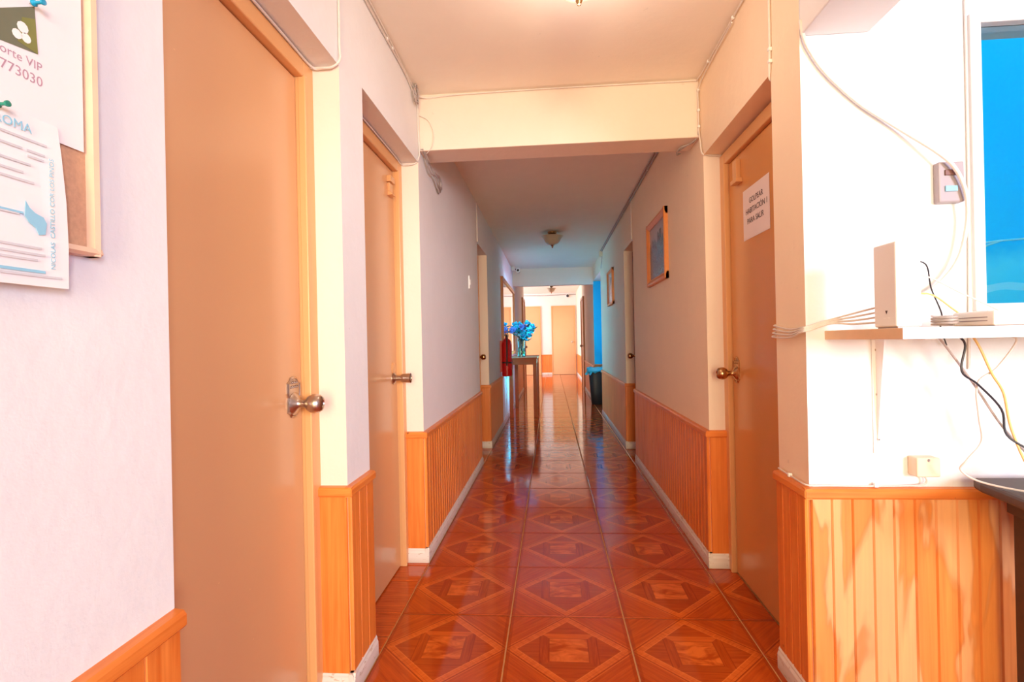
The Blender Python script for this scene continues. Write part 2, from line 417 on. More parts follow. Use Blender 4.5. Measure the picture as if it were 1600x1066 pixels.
def text(body, size, parent, loc, face, mat, align='CENTER', turn=0, name='lettering', bold=0.0):
    cu = bpy.data.curves.new(name, 'FONT'); cu.body = body; cu.size = size; cu.align_x = align; cu.extrude = .0002; cu.offset = bold
    cu.resolution_u = 3
    cu.materials.append(mat)
    o = bpy.data.objects.new(name, cu); COL.objects.link(o)
    X, Y, Z = (Vector(a) for a in FACE[face])
    m = Matrix((X, Y, Z)).transposed() @ Matrix.Rotation(turn, 3, 'Z')
    o.rotation_euler = m.to_euler()
    bpy.context.view_layer.update()
    me = bpy.data.meshes.new_from_object(o.evaluated_get(bpy.context.evaluated_depsgraph_get()))
    t = bpy.data.objects.new(name, me); COL.objects.link(t)
    t.rotation_euler = o.rotation_euler; bpy.data.objects.remove(o)
    t.parent = parent; t.location = Vector(loc) - wloc(parent)
    return t

XL, XR, ZC = -.655, .75, 2.38
LOBBY_Y, HALL_Y = 1.585, 16.9

# ---------------------------------------------------------------- floor with tiles
T, TX0, TY0 = .45, -.186, 2.078
floor = obj('floor', bx(-5.2, 4.2, -3.4, 17.3, -.12, -.004), GROUT)
tag(floor, 'glossy red-brown floor of printed wood-look tiles with brown grout joints', 'floor', kind='structure')
def tile_mesh(x0, x1, y0, y1, mat):
    bm = bmesh.new(); g = .0028; b = .003
    x0 += g; x1 -= g; y0 += g; y1 -= g
    lo = [(x0, y0), (x1, y0), (x1, y1), (x0, y1)]; hi = [(x0 + b, y0 + b), (x1 - b, y0 + b), (x1 - b, y1 - b), (x0 + b, y1 - b)]
    r0 = [bm.verts.new((x, y, -.008)) for x, y in lo]; r1 = [bm.verts.new((x, y, -.002)) for x, y in lo]; r2 = [bm.verts.new((x, y, 0)) for x, y in hi]
    for a, c in ((r0, r1), (r1, r2)):
        for k in range(4): bm.faces.new((a[k], a[(k + 1) % 4], c[(k + 1) % 4], c[k]))
    bm.faces.new(r2)
    bmesh.ops.recalc_face_normals(bm, faces=bm.faces)
    me = bpy.data.meshes.new('tile'); bm.to_mesh(me); bm.free(); me.materials.append(mat); return me
h_ = T / 2
FULL = tile_mesh(-h_, h_, -h_, h_, TILE)
CUT_R = tile_mesh(-h_, -h_ + .135, -h_, h_, TILE)
CUT_L = tile_mesh(h_ - .16, h_, -h_, h_, TILE_PLAIN)
CUT_LH = tile_mesh(h_ - .16, h_, -h_, 0.06, TILE_PLAIN)
CUT_LI = tile_mesh(h_ - .16, h_, .06, h_, TILE_PLAIN)
def put_tile(me, i, j):
    o = bpy.data.objects.new('tile', me); o.parent = floor
    o.location = (TX0 + (i + .5) * T, TY0 + (j + .5) * T, 0); COL.objects.link(o)
for j in range(-8, 33):
    for i in (-1, 0, 1): put_tile(FULL, i, j)
    yc = TY0 + (j + .5) * T
    if yc < 1.5:
        for i in (2, 3, 4): put_tile(FULL, i, j)
    elif 7.6 < yc < 9.2:
        for i in (2, 3): put_tile(FULL, i, j)
    elif yc < 13: put_tile(CUT_R, 2, j)
    else: put_tile(CUT_R, 2, j)
    if yc > 12.6: put_tile(FULL, -2, j); put_tile(FULL, -3, j)
    elif j in (-1, 0, -2): put_tile(CUT_LH, -2, j); put_tile(CUT_LI, -2, j)
    else: put_tile(CUT_L, -2, j)

# ---------------------------------------------------------------- walls
def wall_piece(bm, x0, x1, y0, y1, z0, z1):
    box(bm, x0, x1, y0, y1, z0, z1)
def finish_wall(name, bm, label, mats=(WALL, CREAM), cream=lambda f: False):
    bmesh.ops.recalc_face_normals(bm, faces=bm.faces)
    for f in bm.faces:
        if cream(f):
            f.material_index = 1
            if len(mats) > 2 and f.calc_center_median().y < 1.7: f.material_index = 2
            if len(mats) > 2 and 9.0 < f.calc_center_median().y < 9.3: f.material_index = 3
    o = obj(name, bm, list(mats)); tag(o, label, 'wall', kind='structure'); return o
facing_cam = lambda f: f.normal.y < -.9
LREC = [(.84, 1.595, 1.995), (1.797, 2.578, 2.025), (4.66, 5.36, 2.015)]
RREC = [(1.785, 2.552, 1.985), (4.72, 5.30, 2.0)]
bm = bmesh.new(); y = -3.2
for a, b, z in LREC:
    box(bm, -1.0, XL, y, a, 0, ZC); box(bm, -1.0, XL, a, b, z, ZC); box(bm, -1.0, -.80, a, b, 0, z); y = b
box(bm, -1.0, XL, y, 12.70, 0, 2.72)
finish_wall('wall_left', bm, 'long left wall of white plaster with three recessed doorways', cream=facing_cam)
bm = bmesh.new(); y = LOBBY_Y
for a, b, z in RREC:
    box(bm, XR, 1.1, y, a, 0, ZC); box(bm, XR, 1.1, a, b, z, ZC); box(bm, .88, 1.1, a, b, 0, z); y = b
box(bm, XR, 1.1, y, 7.75, 0, ZC)
box(bm, XR, 1.1, 7.75, 9.13, 2.135, ZC)
box(bm, XR, 1.1, 9.13, 12.5, 0, 2.72)
box(bm, .84, 1.1, 12.5, HALL_Y + .1, 0, 2.72)
finish_wall('wall_right', bm, 'long right wall of white plaster coloured for warm bounced light, with two doorways and a bin alcove', mats=(WALL_BOUNCE, CREAM, WALL, ALCOVE_CYANLIT), cream=facing_cam)
# lobby wall with a window hole; it faces the lobby
WX0, WX1, WZ0, WZ1 = 1.215, 2.25, 1.165, 2.02
bm = bmesh.new()
box(bm, 1.1, WX0, LOBBY_Y, LOBBY_Y + .14, 0, 3.0); box(bm, WX1, 3.2, LOBBY_Y, LOBBY_Y + .14, 0, 3.0)
box(bm, WX0, WX1, LOBBY_Y, LOBBY_Y + .14, 0, WZ0); box(bm, WX0, WX1, LOBBY_Y, LOBBY_Y + .14, WZ1, 3.0)
box(bm, XR + .001, 1.1, LOBBY_Y, LOBBY_Y + .05, ZC, 3.0)
finish_wall('wall_lobby', bm, 'bright white lobby wall carrying the shelf and the blue-lit window')
bm = bmesh.new(); box(bm, 3.1, 3.3, -3.2, 1.7, 0, 3.0); finish_wall('wall_east', bm, 'plain side wall of the lobby behind the photographer')
bm = bmesh.new(); box(bm, -1.0, 3.3, -3.4, -3.2, 0, 3.0); finish_wall('wall_back', bm, 'plain wall at the street end behind the photographer')
bm = bmesh.new(); box(bm, -5.2, 1.1, HALL_Y, HALL_Y + .2, 0, 2.72); finish_wall('wall_end', bm, 'bright end wall of the hall with two beige doors', (HALLWALL, CREAM))
bm = bmesh.new(); box(bm, -5.2, -1.0, 12.55, 12.70, 0, 2.72); box(bm, -5.2, -5.0, 12.7, HALL_Y, 0, 2.72); finish_wall('wall_hall', bm, 'plain side walls of the hall beyond the corridor', (HALLWALL, CREAM))
# alcove shell
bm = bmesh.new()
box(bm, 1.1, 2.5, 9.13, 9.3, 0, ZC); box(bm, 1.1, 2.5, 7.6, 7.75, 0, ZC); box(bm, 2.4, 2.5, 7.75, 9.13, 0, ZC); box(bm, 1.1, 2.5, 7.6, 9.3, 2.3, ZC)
finish_wall('wall_alcove', bm, 'walls of the side alcove behind the bin, coloured for cyan window light', (ALCOVE_CYANLIT, ALCOVE_CYANLIT))
# ceilings and beams
bm = bmesh.new(); box(bm, -1.0, 1.1, -3.2, 9.12, ZC, ZC + .15)
tag(obj('ceiling', bm, CEIL), 'low painted corridor ceiling tinted orange by the floor', 'ceiling', kind='structure')
bm = bmesh.new(); box(bm, 1.1, 3.3, -3.2, 1.75, 2.85, 3.0); box(bm, 1.02, 1.1, -3.2, LOBBY_Y, ZC, 3.0)
tag(obj('ceiling_lobby', bm, CEIL), 'higher lobby ceiling beyond the right-hand lintel', 'ceiling', kind='structure')
bm = bmesh.new(); box(bm, -5.2, 1.1, 9.12, 17.1, 2.66, 2.8); box(bm, -1.0, 1.1, 9.12, 9.14, ZC, 2.66)
tag(obj('ceiling_hall', bm, HALLWALL), 'bright white ceiling of the far hall', 'ceiling', kind='structure')
tag(obj('beam', bx(XL, XR, 2.60, 2.785, 2.093, ZC), CREAM, bevel=.004), 'cream painted beam across the corridor above the near doors', 'beam', kind='structure')
tag(obj('beam', bx(XL, XR, 9.05, 9.16, 2.075, ZC + .05), CREAM, bevel=.004), 'far beam where the corridor meets the bright hall', 'beam', kind='structure')
tag(obj('lintel', bx(XR, .945, -3.2, LOBBY_Y, 1.99, 2.9), WALL, bevel=.004), 'white lintel over the lobby opening at top right', 'beam', kind='structure')

# ---------------------------------------------------------------- wainscot runs: boards, cap rail, skirting
def run(label, p0, d, n, length, wood=PINE, cap=True, skirt=True, bw=.057, single=True, ztop=.66, trimid=[0], end_over=(0, 0)):
    """p0 start (x,y) on the wall plane, d direction along the wall, n outward normal"""
    d = Vector((*d, 0)); n = Vector((*n, 0)); p0 = Vector((*p0, 0))
    trimid[0] += 1
    r = root('trim_%d' % trimid[0], p0, label, 'wainscot', kind='structure')
    capm = PINE_X if abs(d.x) > .5 else PINE_Y
    nb = max(1, round(length / bw)); bwid = length / nb; t = .012; z0, z1 = .0 if not skirt else .05, ztop - .02
    def board(bm, s):
        e = (.0035 if single else .0065) if bwid < .08 else .001
        prof = [(s + .0004, 0), (s + .0004, t - .005), (s + e, t), (s + bwid - e, t), (s + bwid - .0004, t - .005), (s + bwid - .0004, 0)]
        prism(bm, [p0 + d * a + n * b + Vector((0, 0, z0)) for a, b in prof], (0, 0, z1 - z0))
    if single:
        bm = bmesh.new(); board(bm, 0); o0 = obj('board', bm, wood, r)
        for k in range(1, nb):
            o = o0.copy(); COL.objects.link(o); o.parent = r; o.location = d * (bwid * k)
    else:
        bm = bmesh.new()
        for k in range(nb): board(bm, k * bwid)
        o = obj('tongue_and_groove_boards', bm, wood, r); o['kind'] = 'stuff'
    a0, a1 = -end_over[0], length + end_over[1]
    if cap:
        bm = bmesh.new()
        prof = [(0, 0), (.016, 0), (.022, .006), (.022, .024), (.017, .031), (0, .033)]
        prism(bm, [p0 + d * a0 + n * b + Vector((0, 0, ztop - .033 + c)) for b, c in prof], d * (a1 - a0))
        obj('cap_rail', bm, capm, r)
    if skirt:
        bm = bmesh.new()
        prof = [(0, 0), (.019, 0), (.019, .048), (.015, .058), (.015, .064), (.011, .072), (0, .072)]
        prism(bm, [p0 + d * a0 + n * b + Vector((0, 0, c)) for b, c in prof], d * (a1 - a0))
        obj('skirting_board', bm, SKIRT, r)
    return r
k = .0195
run('pine wainscot under the notice board on the near left wall', (XL, -.50), (0, 1), (1, 0), 1.34, bw=.08)
run('narrow pine boards on the side of the first left pier, facing the camera', (-.745, 1.595), (1, 0), (0, -1), .09, bw=.09, end_over=(0, k))
run('three pine boards on the pier between the two left doors', (XL, 1.595), (0, 1), (1, 0), .202, bw=.067, end_over=(k, 0))
run('single pine plank on the reveal past the second left door', (-.745, 2.578), (1, 0), (0, -1), .09, bw=.09, end_over=(0, k))
run('long fluted pine wainscot along the left corridor wall', (XL, 2.578), (0, 1), (1, 0), 2.08, single=False, end_over=(k, 0))
run('pine plank on the reveal past the third left door', (-.745, 5.36), (1, 0), (0, -1), .09, bw=.09, end_over=(0, k))
run('short fluted wainscot on the left wall before the fire extinguisher', (XL, 5.36), (0, 1), (1, 0), 1.35, single=False, end_over=(k, 0))
run('dark narrow boards on the right pillar beside the signed door', (XR, LOBBY_Y), (0, 1), (-1, 0), .20, bw=.05, end_over=(k, 0))
run('water-stained pine wainscot below the shelf on the lobby wall', (XR, LOBBY_Y), (1, 0), (0, -1), 2.35, wood=PINE_STAIN, bw=.0573, end_over=(k, 0))
run('orange plank on the reveal past the signed right door', (.83, 2.552), (-1, 0), (0, -1), .08, bw=.08, end_over=(0, k))
run('long fluted pine wainscot along the right corridor wall', (XR, 2.552), (0, 1), (-1, 0), 2.168, single=False, end_over=(k, 0))
run('pine plank on the reveal past the dark right door', (.85, 5.30), (-1, 0), (0, -1), .10, bw=.10, end_over=(0, k))
run('fluted wainscot on the right wall before the bin alcove', (XR, 5.30), (0, 1), (-1, 0), 2.45, single=False, end_over=(k, 0))
run('wainscot on the far face of the bin alcove', (XR, 9.13), (1, 0), (0, -1), 1.6, single=False, ztop=.68)
run('wainscot on the right wall between alcove and hall', (XR, 9.13), (0, 1), (-1, 0), 2.45, single=False)
run('orange wainscot along the right side of the bright hall', (.84, 12.52), (0, 1), (-1, 0), 4.36, single=False)
run('wainscot panel on the end wall between its two doors', (-.33, HALL_Y), (1, 0), (0, -1), .34, single=False)
run('wainscot on the left wall past the console table', (XL, 9.17), (0, 1), (1, 0), 2.45, single=False)
bm = bmesh.new()
prism(bm, [(XL, 6.71, 0), (XL + .019, 6.71, 0), (XL + .019, 6.71, .05), (XL + .011, 6.71, .072), (XL, 6.71, .072)], (0, 2.46, 0))
tag(obj('baseboard_left', bm, SKIRT), 'white skirting behind the console table, lit blue', 'skirting', kind='structure')

# ---------------------------------------------------------------- doors
def knob(parent, face, c, style='ball', mat=NICKEL):
    """face 'L' door looks to +X, 'R' to -X; c = point on the leaf"""
    ax = 'X' if face == 'L' else '-X' if face == 'R' else '-Y'
    if style == 'ball':
        prof = [(.034, 0), (.034, .004), (.028, .010), (.016, .016), (.012, .022), (.011, .034), (.014, .040), (.0225, .047), (.028, .058), (.029, .068), (.026, .080), (.020, .087), (.012, .089), (.010, .086), (0, .086)]
    else:
        prof = [(.030, 0), (.030, .004), (.024, .009), (.014, .014), (.012, .036), (.020, .044), (.0215, .055), (.0235, .082), (.0235, .086), (.020, .088), (.010, .088), (.009, .084), (0, .084)]
    bm = bmesh.new(); lathe(bm, prof, c, ax, 28); kb = obj('knob', bm, mat, parent, smooth=True)
    return kb
def plate(parent, face, c, hh=.125, ww=.075, mat=NICKEL):
    s = 1 if face == 'L' else -1
    out = [(0, .5), (.22, .47), (.30, .40), (.50, .34), (.50, .10), (.46, 0), (.50, -.10), (.50, -.34), (.30, -.40), (.22, -.47), (0, -.5)]
    out = out + [(-a, b) for a, b in out[-2:0:-1]]
    def ring(k, x): return [(c[0] + s * x, c[1] + a * ww * k, c[2] + b * hh * (1 - (1 - k) * .6)) for a, b in out]
    bm = bmesh.new(); R = [[bm.verts.new(p) for p in ring(*q)] for q in ((1, 0), (1, .003), (.86, .0065), (.80, .0045))]
    n = len(out)
    for a, b in zip(R, R[1:]):
        for i in range(n): bm.faces.new((a[i], a[(i + 1) % n], b[(i + 1) % n], b[i]))
    bm.faces.new(R[-1]); bm.faces.new(R[0][::-1])
    pl = obj('escutcheon', bm, mat, parent)
    # raised scroll-work
    bm = bmesh.new(); x = c[0] + s * .0052
    for zz in (.25, .15):
        for yy in (-.24, -.08, .08, .24):
            cy, cz = c[1] + yy * ww, c[2] + zz * hh + .012
            tube(bm, [(x, cy + .0042 * math.cos(t) * (1 - t / 16), cz + .0052 * math.sin(t) * (1 - t / 16)) for t in [q * .7 for q in range(12)]], .0009, 5, 1)
    tube(bm, [(x, c[1] + .010 * math.cos(t), c[2] + .43 * hh + .004 * math.sin(t)) for t in [q * .5 for q in range(14)]], .0009, 5, 1)
    obj('scrollwork', bm, mat, pl)
def side_door(num, face, y0, y1, ztop, xl, xj, label, leaf=DOOR, jamb=JAMB, near_jamb=True):
    """xl leaf face plane, xj jamb face plane (nearer the corridor)"""
    s = 1 if face == 'L' else -1
    r = root('door_%d' % num, ((xl), (y0 + y1) / 2, 0), label, 'door', kind='structure')
    jw = .062; zt = ztop - .012
    obj('leaf', bx(xl - s * .04, xl, y0 + .02, y1 - jw - .004, .006, zt - .058), leaf, r, bevel=.0025)
    def jambpiece(a, b, z0, z1, nm):
        o = obj(nm, bx(xl - s * .045, xj, a, b, z0, z1), jamb, r, bevel=.004)
        return o
    jambpiece(y1 - jw, y1 + .006, 0, zt, 'jamb'); jambpiece(y0 - .006, y0 + .018, 0, zt, 'jamb')
    jambpiece(y0 - .006, y1 - jw + .0, zt - .054, zt, 'head_jamb')
    bm = bmesh.new(); box(bm, xj - s * .02, xj + s * .004, y1 - jw - .001, y1 - jw + .016, 0, zt - .05)
    obj('stop_bead', bm, jamb, r, bevel=.003)
    return r
d1 = side_door(1, 'L', .80, 1.595, 2.0, -.768, -.742, 'beige enamel door at far left with ornate nickel knob plate, closest to the camera')
plate(d1, 'L', (-.768, 1.478, .955)); knob(d1, 'L', (-.766, 1.478, .935))
d2 = side_door(2, 'L', 1.80, 2.578, 2.03, -.768, -.742, 'second beige door on the left, with drum-shaped knob and small surface latch')
knob(d2, 'L', (-.768, 2.455, .94), 'drum')
bm = bmesh.new(); lathe(bm, [(.027, 0), (.027, .004), (.020, .006), (0, .006)], (-.768, 2.455, .99), 'X', 24)
obj('old_lock_patch', bm, JAMB, d2)
def latch(parent, face, x, y, z, col):
    s = 1 if face == 'L' else -1
    bm = bmesh.new(); box(bm, x, x + s * .022, y - .032, y + .030, z + .004, z + .034); box(bm, x, x + s * .014, y - .022, y + .026, z - .040, z + .002)
    prism(bm, [(x, y - .022, z - .040), (x + s * .014, y - .022, z - .040), (x + s * .026, y - .022, z - .056), (x, y - .022, z - .060)], (0, .05, 0))
    obj('surface_latch', bm, col, parent, bevel=.002)
latch(d2, 'L', -.768, 2.44, 1.88, JAMB)
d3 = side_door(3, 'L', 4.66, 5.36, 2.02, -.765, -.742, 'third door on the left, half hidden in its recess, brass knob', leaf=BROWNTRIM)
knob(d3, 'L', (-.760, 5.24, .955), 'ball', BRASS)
d4 = side_door(4, 'R', 1.745, 2.552, 1.985, .846, .826, 'tan enamel door on the right bearing a paper sign and ornate brass knob', leaf=DOOR_R, jamb=JAMB)
plate(d4, 'R', (.846, 2.435, .955), .125, .075, BRASS); knob(d4, 'R', (.844, 2.435, .940), 'ball', BRASS)
bm = bmesh.new(); box(bm, .846, .826, 2.34, 2.385, 1.80, 1.89); box(bm, .846, .816, 2.315, 2.385, 1.783, 1.802)
obj('surface_latch', bm, JAMB, d4, bevel=.002)
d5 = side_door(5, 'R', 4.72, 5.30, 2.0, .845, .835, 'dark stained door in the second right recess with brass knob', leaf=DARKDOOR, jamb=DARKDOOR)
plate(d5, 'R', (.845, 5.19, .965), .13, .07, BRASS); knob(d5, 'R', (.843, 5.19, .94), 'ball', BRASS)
def flat_door(num, face, x, y0, y1, z, label):
    s = 1 if face == 'L' else -1
    r = root('door_%d' % num, (x, (y0 + y1) / 2, 0), label, 'door', kind='structure')
    obj('leaf', bx(x, x + s * .02, y0 + .06, y1 - .06, 0, z - .06), BROWNTRIM, r)
    for a, b in ((y0, y0 + .06), (y1 - .06, y1)): obj('jamb', bx(x, x + s * .038, a, b, 0, z), BROWNTRIM, r)
    obj('head_jamb', bx(x, x + s * .038, y0 + .06, y1 - .06, z - .06, z), BROWNTRIM, r)
    knob(r, face, (x + s * .02, y0 + .12, .98), 'ball', NICKEL)
flat_door(6, 'L', XL, 11.7, 12.6, 2.11, 'brown-trimmed door on the left wall just before the hall')
flat_door(7, 'R', XR, 11.6, 12.48, 2.09, 'brown-trimmed door on the right wall just before the hall')
def end_door(num, x0, x1, z, label, kx):
    r = root('door_%d' % num, ((x0 + x1) / 2, HALL_Y, 0), label, 'door', kind='structure')
    obj('leaf', bx(x0 + .03, x1 - .03, HALL_Y - .03, HALL_Y, .005, z - .03), DOOR, r, bevel=.003)
    for a, b in ((x0, x0 + .03), (x1 - .03, x1)): obj('jamb', bx(a, b, HALL_Y - .042, HALL_Y, 0, z), JAMB, r)
    obj('head_jamb', bx(x0 + .03, x1 - .03, HALL_Y - .042, HALL_Y, z - .03, z), JAMB, r)
    knob(r, 'F', (kx, HALL_Y - .028, 1.06), 'ball', NICKEL)
end_door(8, -1.14, -.34, 2.24, 'left beige door on the bright end wall', -1.05)
end_door(9, .015, .79, 2.24, 'right beige door on the bright end wall with a nickel knob', .68)

# ---------------------------------------------------------------- lobby window and courtyard
win = root('window_1', ((WX0 + WX1) / 2, LOBBY_Y, WZ0), 'white framed window at the right edge glowing bright blue', 'window', kind='structure')
fw = .030
for a in ((WX0, WX0 + fw, WZ0, WZ1), (WX1 - fw, WX1, WZ0, WZ1)): obj('stile', bx(a[0], a[1], LOBBY_Y - .012, LOBBY_Y + .05, a[2], a[3]), WHITEPAINT, win, bevel=.003)
for a in ((WZ0, WZ0 + .022), (WZ1 - .028, WZ1)): obj('rail', bx(WX0 + fw, WX1 - fw, LOBBY_Y - .012, LOBBY_Y + .05, a[0], a[1]), WHITEPAINT, win, bevel=.003)
obj('pane', bx(WX0 + fw, WX1 - fw, LOBBY_Y + .014, LOBBY_Y + .018, WZ0 + .02, WZ1 - .028), GLASS, win)
bm = bmesh.new(); box(bm, 1.1, 4.2, 3.4, 3.55, -.1, 5.0); box(bm, 4.05, 4.2, 1.72, 3.4, -.1, 5.0)
tag(obj('wall_court', bm, BLUEWALL), 'blue painted courtyard wall with pale cracked lower part seen through the window', 'wall', kind='structure')
wire = obj('court_wire', (lambda b: (tube(b, [(1.5, 3.36, 1.62), (2.1, 3.33, 1.58), (2.75, 3.36, 1.66), (3.6, 3.36, 1.68)], .006), tube(b, [(1.5, 3.36, 1.38), (2.2, 3.35, 1.50), (2.75, 3.36, 1.66)], .006), b)[-1])(bmesh.new()), WHITEPAINT)
tag(wire, 'thin white wires strung along the blue courtyard wall', 'wire')

# ---------------------------------------------------------------- notice board and papers on it
nb = root('notice_board', (XL, .3, 1.42), 'cork notice board with pale wood frame at the left edge', 'notice board')
Y1, Z0b, Z1b, Y0 = .690, 1.238, 1.95, -.35
obj('cork_panel', bx(XL, XL + .008, Y0 + .01, Y1 - .01, Z0b + .01, Z1b - .01), CORK, nb)
def mould(p, q, inward):
    p, q, inward = Vector(p), Vector(q), Vector(inward)
    bm = bmesh.new(); prof = [(0, 0), (0, .016), (.004, .021), (.011, .019), (.013, .008), (.013, 0)]
    prism(bm, [p + inward * a + Vector((b, 0, 0)) for a, b in prof], q - p); return bm
obj('frame_side', mould((XL, Y1, Z0b), (XL, Y1, Z1b), (0, -1, 0)), FRAMEWOOD, nb)
obj('frame_side', mould((XL, Y0, Z0b), (XL, Y0, Z1b), (0, 1, 0)), FRAMEWOOD, nb)
obj('frame_side', mould((XL, Y0, Z0b), (XL, Y1, Z0b), (0, 0, 1)), FRAMEWOOD, nb)
obj('frame_side', mould((XL, Y0, Z1b), (XL, Y1, Z1b), (0, 0, -1)), FRAMEWOOD, nb)
px = XL + .0105
po = root('poster', (px, .50, 1.37), 'white poster with olive photo and mauve phone number pinned on the cork board', 'poster')
obj('sheet', bx(px, px + .0006, .36, .672, 1.382, 1.68), PAPER, po)
bm = bmesh.new(); xx = px + .0007
prism(bm, [(xx, .45, 1.458), (xx, .609, 1.484), (xx, .606, 1.543), (xx, .545, 1.502), (xx, .45, 1.50)], (.0003, 0, 0)); obj('photo_print', bm, OLIVEDK, po)
bm = bmesh.new(); prism(bm, [(xx + .0004, .584, 1.487), (xx + .0004, .609, 1.484), (xx + .0004, .606, 1.527), (xx + .0004, .590, 1.520)], (.0003, 0, 0)); obj('photo_print', bm, OLIVE, po)
bm = bmesh.new()
for cy, cz, rr in ((.590, 1.507, .007), (.594, 1.496, .006), (.583, 1.495, .006)):
    prism(bm, [(xx + .0008, cy + rr * math.cos(t), cz + rr * math.sin(t)) for t in [q * PI / 5 for q in range(10)]], (.0003, 0, 0))
obj('photo_print', bm, INKWHITE, po)
text('Transporte VIP', .0152, po, (xx, .6145, 1.4640), 'L', INKPINK, 'RIGHT')
text('773030', .0175, po, (xx, .6150, 1.4445), 'L', INKPINK, 'RIGHT')
sx0 = XL + .0225
sh = root('flyer', (sx0, .53, 1.19), 'white printed sheet with pale blue map, hanging below the board frame', 'flyer')
bm = bmesh.new()
pr = [(XL + .012, 1.400), (XL + .017, 1.36), (sx0, 1.30), (sx0 + .002, 1.24), (sx0 + .001, 1.187)]
vs = [[bm.verts.new((x + ex, yy, z)) for x, z in pr] for yy, ex in ((.36, 0), (.50, 0), (.600, 0), (.632, .001))]
for a, b in zip(vs, vs[1:]):
    for i in range(len(pr) - 1): bm.faces.new((a[i], a[i + 1], b[i + 1], b[i]))
so = obj('sheet', bm, PAPER, sh); sm = so.modifiers.new('thick', 'SOLIDIFY'); sm.thickness = .0006
def fx(z):
    for (xa, za), (xb, zb) in zip(pr, pr[1:]):
        if zb <= z <= za: return xa + (xb - xa) * (za - z) / (za - zb) + .0016
    return sx0 + .004
text('ROMA', .0155, sh, (fx(1.379) + .001, .594, 1.3765), 'L', INKBLUE, 'RIGHT')
text('NICOLAS  CASTILLO COR LOS PINOS', .0084, sh, (fx(1.29) + .002, .6125, 1.2095), 'L', INKBLUE, 'LEFT', PI / 2)
bm = bmesh.new()
for z, a, b in ((1.366, .50, .612), (1.352, .50, .58), (1.352, .585, .608), (1.345, .585, .606), (1.334, .50, .588), (1.322, .5, .578), (1.312, .5, .59), (1.270, .5, .57), (1.232, .5, .595), (1.224, .5, .60), (1.217, .5, .59), (1.198, .5, .622)):
    box(bm, fx(z), fx(z) + .0004, a, b, z, z + .0028)
obj('printed_lines', bm, INKGREY, sh)['kind'] = 'stuff'
bm = bmesh.new(); box(bm, fx(1.203), fx(1.203) + .0004, .5, .60, 1.203, 1.2065); box(bm, fx(1.268), fx(1.268) + .0004, .53, .574, 1.272, 1.2745); obj('printed_lines', bm, INKBLUE, sh)['kind'] = 'stuff'
bm = bmesh.new(); prism(bm, [(fx(1.26) + .0008, a, b) for a, b in ((.576, 1.289), (.581, 1.281), (.588, 1.276), (.598, 1.273), (.602, 1.266), (.600, 1.252), (.592, 1.250), (.588, 1.258), (.580, 1.263), (.575, 1.270))], (.0004, 0, 0)); obj('map_print', bm, INKBLUE, sh)
def push_pin(y, z, mat, label):
    r = root('push_pin', (XL + .012, y, z), label, 'push pin', 'push pins on the notice board')
    bm = bmesh.new(); lathe(bm, [(.0042, .004), (.0045, .006), (.0022, .008), (.0020, .014), (.0036, .017), (.0036, .019), (0, .0195)], (XL + .012, y, z), 'X', 14); obj('head', bm, mat, r, smooth=True)
    bm = bmesh.new(); lathe(bm, [(.0005, -.004), (.0005, .005)], (XL + .012, y, z), 'X', 6); obj('needle', bm, NICKEL, r)
push_pin(.600, 1.5435, PINBLUE, 'blue push pin at the corner of the olive photo on the poster')
push_pin(.5545, 1.3955, PINGREEN, 'green push pin holding the flyer with the blue map')

# ---------------------------------------------------------------- sign on the right door
sg = root('door_sign', (.844, 2.14, 1.62), 'white paper sign taped to the tan right door, lettered in capitals', 'sign')
obj('sheet', bx(.8452, .8446, 2.045, 2.315, 1.520, 1.735), PAPERPINK, sg)
text('GOLPEAR', .033, sg, (.8440, 2.175, 1.668), 'R', INKBLACK)
text('HABITACIÓN 1', .033, sg, (.8440, 2.173, 1.626), 'R', INKBLACK)
text('PARA SALIR', .033, sg, (.8440, 2.185, 1.584), 'R', INKBLACK)

# ---------------------------------------------------------------- pictures on the right wall
def picture(y0, y1, z0, z1, prt, label, inset=None):
    r = root('framed_picture', (XR, (y0 + y1) / 2, (z0 + z1) / 2), label, 'picture')
    t = .045 if inset is None else .035
    def m(p, q, inw):
        p, q, inw = Vector(p), Vector(q), Vector(inw); bm = bmesh.new()
        prof = [(0, 0), (0, .020), (.006, .026), (.018, .026), (t - .008, .014), (t, .012), (t, 0)]
        prism(bm, [p + inw * a + Vector((-b, 0, 0)) for a, b in prof], q - p); obj('frame_side', bm, PICFRAME, r)
    m((XR, y0, z0), (XR, y0, z1), (0, 1, 0)); m((XR, y1, z0), (XR, y1, z1), (0, -1, 0))
    m((XR, y0, z0), (XR, y1, z0), (0, 0, 1)); m((XR, y0, z1), (XR, y1, z1), (0, 0, -1))
    obj('print', bx(XR - .006, XR, y0 + .02, y1 - .02, z0 + .02, z1 - .02), prt, r)
PICFRAME = simple('orange_picture_moulding', (.80, .27, .06), .35, var=.25, scale=25)
picture(3.325, 3.935, 1.49, 1.945, PRINT1, 'large orange-framed picture of dark rocky spires on the right wall')
picture(6.14, 6.68, 1.53, 1.96, PRINT2, 'farther small framed picture with pale mount, beside the dark door', 1)

